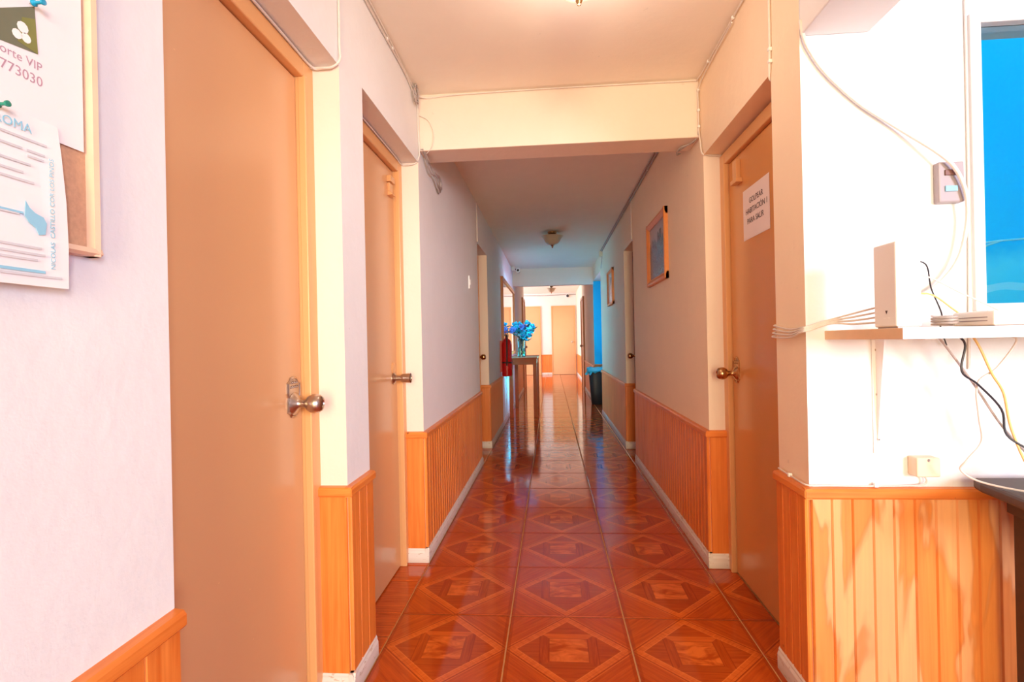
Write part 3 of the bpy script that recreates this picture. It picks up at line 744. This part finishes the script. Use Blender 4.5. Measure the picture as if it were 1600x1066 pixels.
# ---------------------------------------------------------------- switch, ceiling lights
r = root('light_switch', (XL, 4.15, 1.59), 'small white switch plate on the left wall before the third door', 'light switch')
obj('switch_plate', bx(XL, XL + .010, 4.115, 4.185, 1.54, 1.645), WHITEP, r, bevel=.002); obj('rocker', bx(XL + .010, XL + .014, 4.138, 4.162, 1.57, 1.615), WHITEP, r, bevel=.001)
def ceiling_light(x, y, zc, label):
    r = root('ceiling_light', (x, y, zc), label, 'ceiling light')
    bm = bmesh.new(); lathe(bm, [(.05, 0), (.055, .006), (.05, .02), (.02, .03), (.016, .05), (.012, .055)], (x, y, zc), '-Z', 24); obj('canopy', bm, BRASS, r, smooth=True)
    bm = bmesh.new(); lathe(bm, [(.008, .05), (.008, .165)], (x, y, zc), '-Z', 10); obj('stem', bm, BRASS, r)
    bm = bmesh.new(); lathe(bm, [(.126, .050), (.130, .053), (.112, .070), (.100, .085), (.085, .118), (.060, .142), (.025, .155), (.012, .156), (.012, .152), (.058, .138), (.082, .114), (.097, .083), (.109, .068), (.126, .050)], (x, y, zc), '-Z', 32); obj('glass_bowl', bm, BOWLGLASS, r, smooth=True)
    bm = bmesh.new(); lathe(bm, [(.022, .150), (.024, .156), (.014, .162), (.010, .168), (.012, .174), (.008, .182), (.0065, .187), (0, .190)], (x, y, zc), '-Z', 18); obj('finial', bm, BRASS, r, smooth=True)
ceiling_light(.115, 1.715, ZC + .02, 'glass bowl ceiling light with copper finial at the top edge, before the beam')
ceiling_light(.037, 6.05, ZC, 'glass bowl ceiling light hanging midway down the dim corridor')
ceiling_light(.03, 13.2, 2.50, 'small ceiling light in the hall, its tip just below the far beam')

# ---------------------------------------------------------------- mirror, console table, vase, flowers, extinguisher
mr = root('wall_mirror', (XL, 7.8, 1.4), 'large brown-framed mirror on the left wall behind the flowers', 'mirror')
ya, yb, za, zb = 6.80, 8.95, .90, 1.98
obj('glass', bx(XL + .012, XL + .018, ya + .02, yb - .02, za + .02, zb - .02), MIRROR, mr)
for a in ((ya, ya + .05, za, zb), (yb - .05, yb, za, zb)): obj('frame_side', bx(XL, XL + .035, a[0], a[1], a[2], a[3]), BROWNTRIM, mr, bevel=.004)
for a in ((za, za + .05), (zb - .05, zb)): obj('frame_side', bx(XL, XL + .035, ya + .05, yb - .05, a[0], a[1]), BROWNTRIM, mr, bevel=.004)
tb = root('console_table', (-.42, 8.1, 0), 'narrow wooden console table with four legs against the left wall', 'table')
tx0, tx1, ty0, ty1, tz = -.635, -.205, 7.46, 8.74, .872
obj('tabletop', bx(tx0, tx1, ty0, ty1, tz - .022, tz), TABLEWOOD, tb, bevel=.004)
for lx in (tx0 + .012, tx1 - .067):
    for ly in (ty0 + .02, ty1 - .075): obj('leg', bx(lx, lx + .055, ly, ly + .055, 0, tz - .022), TABLEWOOD, tb, bevel=.003)
for a in ((tx0 + .06, tx1 - .06, ty0 + .025, ty0 + .045), (tx0 + .06, tx1 - .06, ty1 - .045, ty1 - .025), (tx1 - .045, tx1 - .025, ty0 + .07, ty1 - .07), (tx0 + .02, tx0 + .04, ty0 + .07, ty1 - .07)):
    obj('apron', bx(a[0], a[1], a[2], a[3], tz - .105, tz - .022), TABLEWOOD, tb)
vx, vy = -.455, 7.86
va = root('vase', (vx, vy, tz), 'tall clear glass vase tinted blue on the console table', 'vase')
bm = bmesh.new(); lathe(bm, [(.055, 0), (.060, .006), (.058, .10), (.066, .27), (.070, .285), (.067, .285), (.063, .27), (.054, .10), (.052, .014), (0, .012)], (vx, vy, tz), 'Z', 28); obj('glass', bm, VASEGLASS, va, smooth=True)
bm = bmesh.new(); lathe(bm, [(0, .0125), (.051, .0145), (.053, .10), (.054, .13), (0, .13)], (vx, vy, tz), 'Z', 24); obj('water', bm, VASEGLASS, va, smooth=True)
def flower(dx, dy, z, rr, col, label):
    top = Vector((vx + dx, vy + dy, z))
    r = root('flower', (vx, vy, tz + .02), label, 'flower', 'blue and violet silk flowers in the vase')
    bm = bmesh.new(); tube(bm, [(vx + dx * .06, vy + dy * .06, tz + .02), (vx + dx * .15, vy + dy * .15, tz + .26), top - Vector((-dx * .1, -dy * .1, .03)), top], .0035, 6); obj('stem', bm, LEAFG, r)
    ax = Vector((dx, dy - .25, .22)).normalized(); u = ax.orthogonal().normalized(); v = ax.cross(u)
    bm = bmesh.new()
    for layer, (np_, tilt, ln) in enumerate(((9, .15, 1.0), (7, .55, .82), (5, 1.0, .55))):
        for q in range(np_):
            t = 2 * PI * q / np_ + layer * .4 + random.uniform(-.15, .15); dr = u * math.cos(t) + v * math.sin(t); sd = ax.cross(dr)
            L_ = rr * .86 * ln * random.uniform(.75, 1.25); o_ = dr * math.cos(tilt) + ax * math.sin(tilt)
            a0 = top; b1 = top + o_ * L_ * .55 + sd * L_ * .36; b2 = top + o_ * L_ * .55 - sd * L_ * .36; c = top + o_ * L_ + ax * L_ * .12; md = top + o_ * L_ * .55 + ax * L_ * .10
            V = [bm.verts.new(p) for p in (a0, b1, c, b2, md)]
            for f in ((0, 1, 4), (1, 2, 4), (2, 3, 4), (3, 0, 4)): bm.faces.new([V[i] for i in f])
    me = obj('petals', bm, col, r)
    bm = bmesh.new(); bmesh.ops.create_icosphere(bm, subdivisions=1, radius=rr * .22, matrix=Matrix.Translation(top + ax * rr * .15)); obj('flower_eye', bm, PETALV, r, smooth=True)
    bm = bmesh.new()
    for q in range(3):
        t = q * 2.1 + dx * 9; p = top - ax * .05 + Vector((math.cos(t), math.sin(t), -.2)) * .05; s_ = Vector((-math.sin(t), math.cos(t), 0)) * .028; e = p + Vector((math.cos(t), math.sin(t), .5)) * .085
        bm.faces.new([bm.verts.new(k_) for k_ in (top - ax * .045, p + s_, e, p - s_)])
    obj('leaves', bm, LEAFG, r)
BLOOMS = ((.02, -.05, 1.26, .075, 0), (.10, .02, 1.38, .070, 0), (.14, -.06, 1.27, .080, 0), (.05, .06, 1.33, .07, 1), (-.02, .05, 1.36, .07, 0), (-.07, -.03, 1.30, .075, 0), (-.10, .08, 1.37, .065, 0), (-.12, -.10, 1.27, .075, 1),
                          (.12, -.10, 1.20, .07, 0), (.04, -.10, 1.19, .075, 0), (.06, -.04, 1.15, .06, 0), (.08, .10, 1.30, .07, 0), (-.06, .12, 1.25, .07, 1), (.01, -.09, 1.32, .06, 1), (.17, .05, 1.33, .065, 0))
ORD = ('topmost', 'second highest', 'third highest', 'fourth highest', 'fifth highest', 'sixth highest', 'seventh highest', 'eighth highest', 'ninth highest', 'tenth highest', 'lowest')
rank = {0: 0, 1: 0}
for dx, dy, z, rr, vio in sorted(BLOOMS, key=lambda b: -b[2]):
    k_ = rank[vio]; rank[vio] += 1
    last = (vio and k_ == 3) or k_ == 10
    flower(dx, dy, z, rr, PETALV if vio else PETALB, '%s silk flower in the vase bouquet, %s of the %s ones' % ('violet' if vio else 'bright blue', 'lowest' if last else ORD[k_], 'violet' if vio else 'bright blue'))
ex, ey = -.572, 6.60
fe = root('fire_extinguisher', (ex, ey, .665), 'red fire extinguisher hung on the left wall beside the mirror', 'fire extinguisher')
bm = bmesh.new(); lathe(bm, [(.056, 0), (.064, .006), (.066, .02), (.066, .40), (.062, .435), (.045, .465), (.022, .482), (.020, .50)], (ex, ey, .665), 'Z', 28); obj('cylinder_body', bm, REDPAINT, fe, smooth=True)
bm = bmesh.new(); lathe(bm, [(.067, .165), (.0675, .168), (.0675, .182), (.067, .185)], (ex, ey, .665), 'Z', 28); obj('strap_band', bm, DARKRED, fe)
bm = bmesh.new(); lathe(bm, [(.018, .50), (.020, .505), (.020, .53), (.014, .535), (.014, .55)], (ex, ey, .665), 'Z', 16); obj('valve', bm, BRASS, fe, smooth=True)
bm = bmesh.new(); box(bm, ex - .012, ex + .012, ey - .09, ey + .03, 1.212, 1.222); box(bm, ex - .012, ex + .012, ey - .10, ey + .02, 1.236, 1.245); obj('lever', bm, REDPAINT, fe, bevel=.003)
bm = bmesh.new(); lathe(bm, [(.018, 0), (.018, .012), (0, .012)], (ex + .016, ey, 1.185), 'X', 16); obj('gauge', bm, WHITEP, fe)
bm = bmesh.new(); tube(bm, [(ex, ey - .02, 1.19), (ex + .01, ey - .075, 1.16), (ex + .01, ey - .082, 1.0), (ex + .005, ey - .075, .80)], .009); obj('hose', bm, CABLEB, fe)
obj('wall_bracket', bx(XL, ex - .05, ey - .02, ey + .02, .72, 1.12), REDPAINT, fe)

# ---------------------------------------------------------------- bin with bag
bcx, bcy = .79, 9.0
bn = root('waste_bin', (bcx, bcy, 0), 'tapered black waste bin standing in the blue-lit alcove', 'bin')
def sq_ring(bm, cx, cy, z, r, rz=.35, seg=28):
    out = []
    for q in range(seg):
        t = 2 * PI * q / seg; ct, st = math.cos(t), math.sin(t); p = (abs(ct) ** 4 + abs(st) ** 4) ** -.25
        out.append(bm.verts.new((cx + r * ct * p * .97, cy + r * st * p * .62, z)))
    return out
def loft(bm, rings, close0=True, close1=False):
    for a, b in zip(rings, rings[1:]):
        n = len(a)
        for i in range(n): bm.faces.new((a[i], a[(i + 1) % n], b[(i + 1) % n], b[i]))
    if close0: bm.faces.new(rings[0][::-1])
    if close1: bm.faces.new(rings[-1])
bm = bmesh.new(); loft(bm, [sq_ring(bm, bcx, bcy, z, r) for z, r in ((.002, .115), (.01, .122), (.25, .140), (.50, .158), (.585, .165), (.60, .176), (.612, .176), (.612, .166), (.58, .158), (.03, .110))], True, True)
obj('body', bm, BINBLACK, bn, smooth=True)
bag = root('bin_bag', (bcx, bcy, .52), 'white plastic bag coloured as if lit cyan, folded over the rim of the black bin', 'bag')
bm = bmesh.new(); rings = []
for z, r in ((.605, .160), (.632, .172), (.625, .186), (.585, .186), (.545, .182)):
    rg = sq_ring(bm, bcx, bcy, z, r, seg=44)
    for q, v_ in enumerate(rg):
        v_.co.z += random.uniform(-.008, .010) * (2.2 if z < .55 else 1); s_ = 1 + random.uniform(0, .055); v_.co.x = bcx + (v_.co.x - bcx) * s_; v_.co.y = bcy + (v_.co.y - bcy) * s_
    rings.append(rg)
loft(bm, rings, False, False)
bo = obj('folded_rim', bm, BAG, bag, smooth=True); sm = bo.modifiers.new('thick', 'SOLIDIFY'); sm.thickness = .0015
bm = bmesh.new()
for q in range(3):
    t = 3.0 + q * .5; p = Vector((bcx + .185 * math.cos(t), bcy + .12 * math.sin(t), .575))
    prism(bm, [p, p + Vector((-.04, -.01, -.06)), p + Vector((-.015, -.02, -.075)), p + Vector((.02, -.015, -.02))], (.002, .002, 0))
obj('loose_corner', bm, BAG, bag)

# ---------------------------------------------------------------- cctv cameras
cc = root('security_camera', (-.60, 8.85, 2.36), 'small white security camera on a bracket under the far ceiling', 'camera')
obj('junction_box', bx(-.65, -.585, 8.70, 8.76, 2.305, 2.378), WHITEP, cc, bevel=.004)
bm = bmesh.new(); lathe(bm, [(.012, 0), (.012, .04)], (-.585, 8.73, 2.33), 'X', 10); obj('bracket_arm', bm, BLACKMETAL, cc)
bm = bmesh.new(); lathe(bm, [(.030, 0), (.034, .005), (.034, .11), (.038, .115), (.038, .14), (.030, .14), (.028, .132), (0, .132)], (-.535, 8.82, 2.31), '-Y', 20); obj('barrel', bm, WHITEP, cc, smooth=True)
bm = bmesh.new(); lathe(bm, [(.020, .1325), (.018, .136), (0, .138)], (-.535, 8.82, 2.31), '-Y', 14); obj('lens', bm, CABLEB, cc)
dc = root('dome_camera', (.60, HALL_Y, 2.56), 'dark round dome camera high on the end wall', 'camera')
bm = bmesh.new(); lathe(bm, [(.06, 0), (.06, .02), (.05, .03)], (.56, HALL_Y, 2.56), '-Y', 20); obj('base', bm, WHITEP, dc, smooth=True)
bm = bmesh.new(); lathe(bm, [(.046, .03), (.042, .05), (.025, .07), (0, .075)], (.56, HALL_Y, 2.56), '-Y', 20); obj('dome', bm, CABLEB, dc, smooth=True)

# ---------------------------------------------------------------- shelf and what stands on it
SZ = 1.119; SX0, SX1, SYF = .803, 1.95, 1.245
shf = root('wall_shelf', (1.3, LOBBY_Y, SZ), 'raw pine board shelf fixed to the lobby wall on the right', 'shelf')
obj('shelf_board', bx(SX0, SX1, SYF + .003, LOBBY_Y, SZ - .026, SZ), SHELFWOOD, shf, bevel=.0015)
obj('daylit_edge', bx(SX0, SX1, SYF, SYF + .003, SZ - .026, SZ), WHITEPAINT, shf)['label'] = 'front edge whitened for bright daylight'  # bright daylight on the shelf front put into a white strip
for bxx in (.945, 1.75):
    bk = bmesh.new(); box(bk, bxx - .013, bxx + .013, LOBBY_Y - .004, LOBBY_Y, .758, SZ - .026); box(bk, bxx - .013, bxx + .013, LOBBY_Y - .22, LOBBY_Y, SZ - .030, SZ - .026)
    br = obj('bracket', bk, WHITEPAINT, shf, bevel=.001)
    bk = bmesh.new(); prism(bk, [(bxx - .003, LOBBY_Y - .004, .775), (bxx - .003, LOBBY_Y - .045, SZ - .030), (bxx - .003, LOBBY_Y - .004, SZ - .030)], (.006, 0, 0)); obj('web', bk, WHITEPAINT, br)
    bk = bmesh.new()
    for zz in (.80, .93, 1.06): lathe(bk, [(.005, 0), (.004, .003), (0, .0035)], (bxx, LOBBY_Y - .004, zz), '-Y', 10)
    obj('screws', bk, NICKEL, br)['kind'] = 'stuff'
rt = root('router', (.862, 1.36, SZ), 'upright white router box with tiny dark logo on the shelf', 'router')
obj('case', bx(.834, .893, 1.315, 1.402, SZ + .004, SZ + .212), WHITEP, rt, bevel=.004)
obj('foot', bx(.840, .887, 1.320, 1.397, SZ, SZ + .004), GREYP, rt)
bm = bmesh.new(); cy, cz = 1.352, 1.160
prism(bm, [(.8337, cy + a * .0042, cz + b * .0050) for a, b in ((0, -1), (-.75, .1), (-.95, .75), (-.45, .85), (0, .25), (.45, .85), (.95, .75), (.75, .1))], (-.0004, 0, 0)); obj('logo', bm, INKBLACK, rt)
bm = bmesh.new()
for a, b in ((-.011, -.004), (-.003, .002), (.003, .011)): box(bm, .8340, .8335, cy + a, cy + b, 1.1430, 1.1465)
obj('pale_wordmark', bm, INKWHITE, rt)
mo = root('modem', (1.17, 1.33, SZ), 'flat white modem lying on the shelf right of the router', 'modem')
obj('case', bx(1.012, 1.36, 1.262, 1.385, SZ + .002, SZ + .036), WHITEP, mo, bevel=.004)
bm = bmesh.new(); box(bm, 1.0112, 1.013, 1.28, 1.365, SZ + .012, SZ + .0145); box(bm, 1.0112, 1.013, 1.28, 1.365, SZ + .020, SZ + .0225); obj('vents', bm, GREYP, mo)
obj('feet', bx(1.02, 1.35, 1.27, 1.375, SZ, SZ + .003), GREYP, mo)
bm = bmesh.new(); pts = []
for q in range(40):
    t = q * .55; pts.append((.975 + .022 * math.cos(t), 1.36 + .03 * math.sin(t), SZ + .006 + .0006 * q))
tube(bm, pts, .0025, 6, 3)
tag(obj('cable_coil', bm, CABLEG), 'small grey coil of spare cable between router and modem', 'cable')

# switch plate on lobby wall
sp = root('switch_plate', (1.147, LOBBY_Y, 1.536), 'grey double switch plate with a blue rocker beside the window', 'light switch')
obj('plate', bx(1.113, 1.182, LOBBY_Y - .024, LOBBY_Y, 1.478, 1.594), GREYP, sp, bevel=.004)
obj('rocker', bx(1.128, 1.160, LOBBY_Y - .029, LOBBY_Y - .02, 1.554, 1.570), SWITCHBROWN, sp, bevel=.001)
obj('rocker', bx(1.128, 1.160, LOBBY_Y - .029, LOBBY_Y - .02, 1.508, 1.524), SWITCHBLUE, sp, bevel=.001)['label'] = 'blue rocker'
lb = root('wall_label', (.88, LOBBY_Y, 1.50), 'faint white paper label strip stuck on the lobby wall', 'label')
obj('strip', bx(.800, .962, LOBBY_Y - .0012, LOBBY_Y, 1.464, 1.498), PAPER, lb); obj('strip', bx(.870, .962, LOBBY_Y - .0016, LOBBY_Y, 1.49, 1.540), PAPER, lb)
bm = bmesh.new()
for a, b, z, hh in ((.882, .889, 1.5175, .004), (.890, .897, 1.5175, .005), (.900, .905, 1.518, .004), (.8835, .915, 1.5085, .0025)): box(bm, a, b, LOBBY_Y - .0021, LOBBY_Y - .0017, z, z + hh)
obj('printed_lines', bm, INKGREY, lb)['kind'] = 'stuff'
jb = root('junction_box', (1.058, LOBBY_Y, .724), 'small cream junction box low on the lobby wall', 'junction box')
obj('cover', bx(1.026, 1.090, LOBBY_Y - .04, LOBBY_Y, .697, .752), CREAMP, jb, bevel=.004)
bm = bmesh.new(); lathe(bm, [(.004, 0), (.003, .001), (0, .001)], (1.058, LOBBY_Y - .04, .745), '-Y', 10); obj('screw', bm, NICKEL, jb)

# dark table at bottom right
dt = root('side_table', (1.5, 1.25, 0), 'dark brown table corner at the right edge under the cables', 'table')
tzt = .700
pl_ = [(1.165, 1.535), (1.150, 1.49), (1.095, 1.10), (1.10, 1.07), (1.14, 1.05), (2.3, .95), (2.3, 1.535)]
bm = bmesh.new(); prism(bm, [(a, b, tzt - .030) for a, b in pl_], (0, 0, .030)); obj('tabletop', bm, DARKTABLE, dt, bevel=.008)
bm = bmesh.new(); prism(bm, [(1.225, 1.50, tzt - .085), (1.165, 1.13, tzt - .085), (2.25, 1.02, tzt - .085), (2.25, 1.50, tzt - .085)], (0, 0, .055)); obj('apron', bm, DARKTABLE, dt)
for lx, ly in ((1.24, 1.45), (1.30, 1.15), (2.2, 1.05), (2.2, 1.45)): obj('leg', bx(lx, lx + .05, ly, ly + .05, 0, tzt - .03), DARKTABLE, dt, bevel=.003)

# ---------------------------------------------------------------- cables
def cable(pts, r, mat, label, clips=(), name='cable', group=None):
    P = [Vector(p) for p in pts]
    rt_ = root(name, P[0], label, 'cable', group)
    bm = bmesh.new(); tube(bm, P, r, 8, 6); obj('sheath', bm, mat, rt_, smooth=True)
    for c in clips:
        bm = bmesh.new(); c = Vector(c); box(bm, c.x - .006, c.x + .006, c.y - .006, c.y + .006, c.z - .006, c.z + .006); obj('clip', bm, WHITEP, rt_, bevel=.002)
    return rt_
yw = LOBBY_Y - .012
cable([(.748, yw, 2.03), (.756, yw, 1.981), (.775, yw, 1.935), (.819, yw, 1.868), (.907, yw, 1.778), (1.012, yw - .005, 1.697), (1.107, 1.548, 1.612), (1.149, 1.545, 1.562), (1.175, 1.548, 1.495), (1.181, 1.555, 1.418), (1.160, 1.558, 1.32), (1.11, 1.56, 1.25), (1.04, 1.565, 1.20), (.97, 1.56, 1.135)], .0055, CABLEW, 'thick white cable sagging across the lobby wall over the switch plate')
cable([(1.208, LOBBY_Y - .004, 2.10), (1.207, LOBBY_Y - .004, 1.6), (1.202, LOBBY_Y - .004, 1.2), (1.197, LOBBY_Y - .004, 1.0)], .0035, CABLEW, 'thin straight white cable running down beside the window frame')
def hangl(pts, y0=1.45): return [(x, y, z) for x, y, z in pts]
cable([(.893, 1.37, 1.29), (.975, 1.42, 1.285), (1.008, 1.45, 1.225), (1.040, 1.46, 1.157), (1.09, 1.535, 1.122), (1.13, 1.57, 1.07)], .0018, CABLEB, 'short black cable dropping from the router behind the modem')
cable([(.893, 1.38, 1.20), (.984, 1.42, 1.207), (1.05, 1.43, 1.165), (1.09, 1.44, 1.14), (1.12, 1.40, 1.14)], .0022, CABLEO, 'short yellow cable between router and modem')
cable([(.893, 1.37, 1.26), (.985, 1.42, 1.250), (1.08, 1.44, 1.207), (1.17, 1.45, 1.165), (1.236, 1.45, 1.127), (1.33, 1.42, 1.125)], .002, CABLEW, 'white cable slanting from the router down to the shelf end')
cable([(1.085, 1.46, 1.093), (1.090, 1.45, 1.07), (1.080, 1.45, 1.003), (1.120, 1.45, .967), (1.176, 1.45, .901), (1.188, 1.45, .834), (1.235, 1.43, .790), (1.30, 1.40, .715), (1.36, 1.38, .706)], .0027, CABLEB, 'black cable hanging from the shelf to the dark table')
cable([(1.118, 1.46, 1.093), (1.128, 1.45, 1.06), (1.155, 1.45, .994), (1.182, 1.45, .943), (1.199, 1.45, .850), (1.226, 1.43, .745), (1.25, 1.40, .706), (1.32, 1.35, .706)], .0030, CABLEO, 'yellow cable hanging from the shelf to the dark table')
cable([(1.030, 1.46, 1.093), (1.045, 1.46, 1.075), (1.123, 1.47, .969), (1.184, 1.47, .867), (1.232, 1.46, .797), (1.29, 1.42, .712), (1.36, 1.40, .705)], .0030, CABLEG, 'grey cable slanting from under the shelf past the black one')
cable([(1.212, 1.46, 1.093), (1.216, 1.45, 1.077), (1.171, 1.455, 1.01), (1.126, 1.46, .969), (1.128, 1.46, .88), (1.133, 1.46, .815), (1.095, 1.46, .765), (1.088, 1.47, .735), (1.13, 1.44, .708), (1.22, 1.32, .706), (1.34, 1.25, .706)], .0026, CABLEW, 'white cable looping down the wall onto the dark table')
bm = bmesh.new()
tube(bm, [(1.225 + .05 * math.cos(t), 1.36 + .045 * math.sin(t), .708 + .010 + .008 * math.sin(t * 2) + t * .0007) for t in [q * .4 for q in range(34)]], .0035, 8, 2)
tag(obj('cable_loop', bm, CABLEB), 'black cable loop lying on the dark table corner', 'cable')
cable([(1.058, LOBBY_Y - .02, .697), (1.066, LOBBY_Y - .018, .680), (1.045, LOBBY_Y - .015, .668), (.93, LOBBY_Y - .012, .665), (.80, LOBBY_Y - .012, .666), (.738, LOBBY_Y - .012, .668), (.737, 1.66, .668), (.737, 1.76, .672)], .0025, CABLEW, 'thin white cable along the wainscot top to the junction box', [(.93, LOBBY_Y - .012, .668), (.737, 1.68, .670)])
# bundle wrapped round the right pillar at shelf height
for q, (dz, lab) in enumerate(((0, 'topmost cable of the bundle wrapped around the right pillar'), (-.012, 'second cable down of the bundle wrapped around the right pillar'), (-.024, 'third cable down of the bundle wrapped around the right pillar'), (-.036, 'lowest cable of the bundle wrapped around the right pillar'))):
    e = .004 + q * .0015
    cable([(.78, 1.79 + e, 1.150 + dz), (.752 - e, 1.788 + e, 1.142 + dz), (.744 - e, 1.76, 1.138 + dz), (.744 - e, 1.66, 1.126 + dz * .7), (.744 - e, 1.585, 1.130 + dz * .4), (.752, 1.576 - e, 1.132 + dz * .3), (.81, 1.572 - e, 1.150 + dz * .3), (.84, 1.50, 1.165 - q * .01), (.862, 1.403, 1.18 - q * .014)], .0028, CABLEW, lab)
# near left: flex along the ceiling edge and round the recess corners
e1 = XL + .006
cable([(e1, -.4, ZC - .02), (e1, .6, ZC - .012), (e1, 1.4, ZC - .016), (e1, 2.0, ZC - .020), (e1, 2.35, ZC - .02), (e1, 2.50, ZC - .05), (e1, 2.565, 2.30), (e1, 2.57, 2.18), (e1, 2.585, 2.09)], .004, CABLEW, 'cable along the left ceiling edge down to the beam corner', [(e1, q, ZC - .016) for q in (1.75, 2.08, 2.15)])
cable([(e1 + .008, -.4, ZC - .008), (e1 + .008, .8, ZC - .006), (e1 + .006, 2.0, ZC - .008), (e1, 2.44, ZC - .015), (e1 + .02, 2.585, ZC - .022), (-.45, 2.592, ZC - .014), (-.1, 2.592, ZC - .010), (.4, 2.592, ZC - .010), (.70, 2.592, ZC - .012), (.738, 2.56, ZC - .014), (.742, 2.3, ZC - .012), (.742, 1.5, ZC - .012), (.742, .2, ZC - .012)], .0035, CABLEW, 'long cable around the top of the cream beam and along the right ceiling edge', [(.742, q, ZC - .012) for q in (2.42, 2.1, 1.9)])
cable([(.738, 2.1, ZC - .030), (.742, 2.45, ZC - .035), (.742, 2.585, ZC - .06), (.742, 2.588, 2.25), (.742, 2.588, 2.12), (.742, 2.57, 2.06), (.742, 2.55, 2.0), (.76, 2.546, 1.985), (.82, 2.545, 1.98)], .0035, CABLEW, 'cable dropping at the right end of the beam into the signed door head', [(.742, 2.588, q) for q in (2.32, 2.22, 2.14)])
cable([(e1, 1.590, ZC), (e1, 1.590, 2.2), (e1, 1.588, 2.06), (e1 + .002, 1.585, 2.01), (e1 - .02, 1.580, 1.985), (-.70, 1.578, 1.982), (-.735, 1.572, 1.985), (-.736, 1.4, 1.986), (-.736, 1.0, 1.987), (-.736, .85, 1.987)], .0038, CABLEW, 'cable dropping beside the first left door and along its head')
cable([(e1, 2.575, 2.10), (e1, 2.578, 2.06), (e1 - .015, 2.568, 2.022), (-.70, 2.565, 2.012), (-.738, 2.562, 2.015), (-.736, 2.4, 2.016), (-.736, 1.82, 2.017)], .0035, CABLEW, 'cable curling into the second left door head')
cable([(.744, 1.775, ZC), (.744, 1.775, 2.2), (.744, 1.776, 2.06), (.744, 1.782, 1.99), (.752, 1.792, 1.965), (.79, 1.795, 1.955)], .0035, CABLEW, 'short cable dropping at the near corner of the signed door recess', [(.744, 1.775, 2.06), (.744, 1.775, 2.02)])
def tangle(name, c, sy, sz, label, n=5, mat=CABLEG):
    bm = bmesh.new()
    for q in range(n):
        ph = random.uniform(0, 6); pts = []
        for t in range(16):
            a = ph + t * .55; k_ = 1 - q * .09
            pts.append((c[0] + .012 + .006 * math.sin(a * 1.7 + q), c[1] + sy * k_ * math.cos(a) + random.uniform(-.006, .006), c[2] + sz * k_ * math.sin(a) + random.uniform(-.006, .006)))
        tube(bm, pts, .0026, 6, 3)
    tag(obj(name, bm, mat), label, 'cable')
tangle('cable_tangle', (XL + .004, 2.50, 2.335), .035, .045, 'tangle of cables at the left ceiling corner before the beam', 4)
bm = bmesh.new()
for q in range(6):
    o_ = random.uniform(-.02, .02); pts = [(XL + .012 + q * .003, 2.60 + o_ * .3, 2.10), (XL + .016 + q * .003, 2.68 + o_, 2.085 - q * .004), (XL + .02, 2.78 + o_, 2.05 + o_), (XL + .02 + q * .002, 2.90 + o_, 2.025 - o_), (XL + .016, 3.02 + o_ * 2, 1.99 + q * .008), (XL + .012, 3.08 + o_, 2.03 + q * .006), (XL + .010 + q * .002, 3.02 - o_, 2.085), (XL + .014, 2.90 + o_, 2.075)]
    tube(bm, pts, .003, 6, 4)
tag(obj('cable_bundle', bm, CABLEG), 'hanging knot of grey cables on the left wall behind the beam', 'cable')
cable([(XL + .008, 2.59, 2.27), (-.60, 2.594, 2.24), (-.575, 2.592, 2.17), (-.585, 2.592, 2.11), (-.62, 2.62, 2.085)], .0022, CABLEW, 'loose thin cable bowed against the left end of the cream beam')
bm = bmesh.new()
for q in range(3): tube(bm, [(.742, 2.592 + q * .012, 2.12), (.735, 2.62 + q * .02, 2.09), (.70 - q * .01, 2.70, 2.082), (.68, 2.78, 2.085 - q * .006), (.715, 2.84, 2.10)], .003, 6, 4)
tag(obj('cable_bundle', bm, CABLEG), 'short bunch of cables tucked under the right end of the beam', 'cable')
# far corridor right wall
e2 = XR - .010
cable([(e2, 2.80, ZC - .02), (e2, 3.7, ZC - .018), (e2, 4.7, ZC - .02), (e2, 5.9, ZC - .016), (e2, 7.45, ZC - .022)], .006, CABLEG, 'dark cable along the far right ceiling edge, outer one', [(e2, q, ZC - .018) for q in (3.2, 3.9, 4.5, 5.2)])
cable([(e2 - .014, 2.80, ZC - .008), (e2 - .014, 4.0, ZC - .007), (e2 - .014, 5.6, ZC - .008), (e2 - .014, 7.4, ZC - .008)], .006, CABLEG, 'dark cable on the ceiling beside the right wall, inner one')
cable([(e2 + .004, 4.73, ZC - .02), (e2 + .004, 4.735, 2.2), (e2 + .004, 4.735, 2.01)], .006, CABLEW, 'pale cable dropping to the dark right door')
cable([(e2 + .004, 7.42, 2.36), (e2 + .004, 7.42, 2.28), (e2 + .004, 7.6, 2.15)], .006, CABLEW, 'pale cable dropping to the alcove opening')
tag(obj('junction_box', bx(XR - .045, XR, 7.38, 7.46, 2.29, 2.365), CREAMP, bevel=.004), 'tiny cream junction box at the right ceiling edge by the alcove', 'junction box')
cable([(XL + .006, 4.63, ZC - .005), (XL + .006, 4.635, 2.2), (XL + .006, 4.64, 2.02)], .005, CABLEW, 'pale cable dropping to the third left door')
cable([(-.9, HALL_Y - .01, 2.60), (-.2, HALL_Y - .01, 2.585), (.3, HALL_Y - .01, 2.60), (.83, HALL_Y - .01, 2.60)], .012, CABLEG, 'cable run strung across the top of the end wall', [(q, HALL_Y - .015, 2.575) for q in (-.45, -.2, .2)])
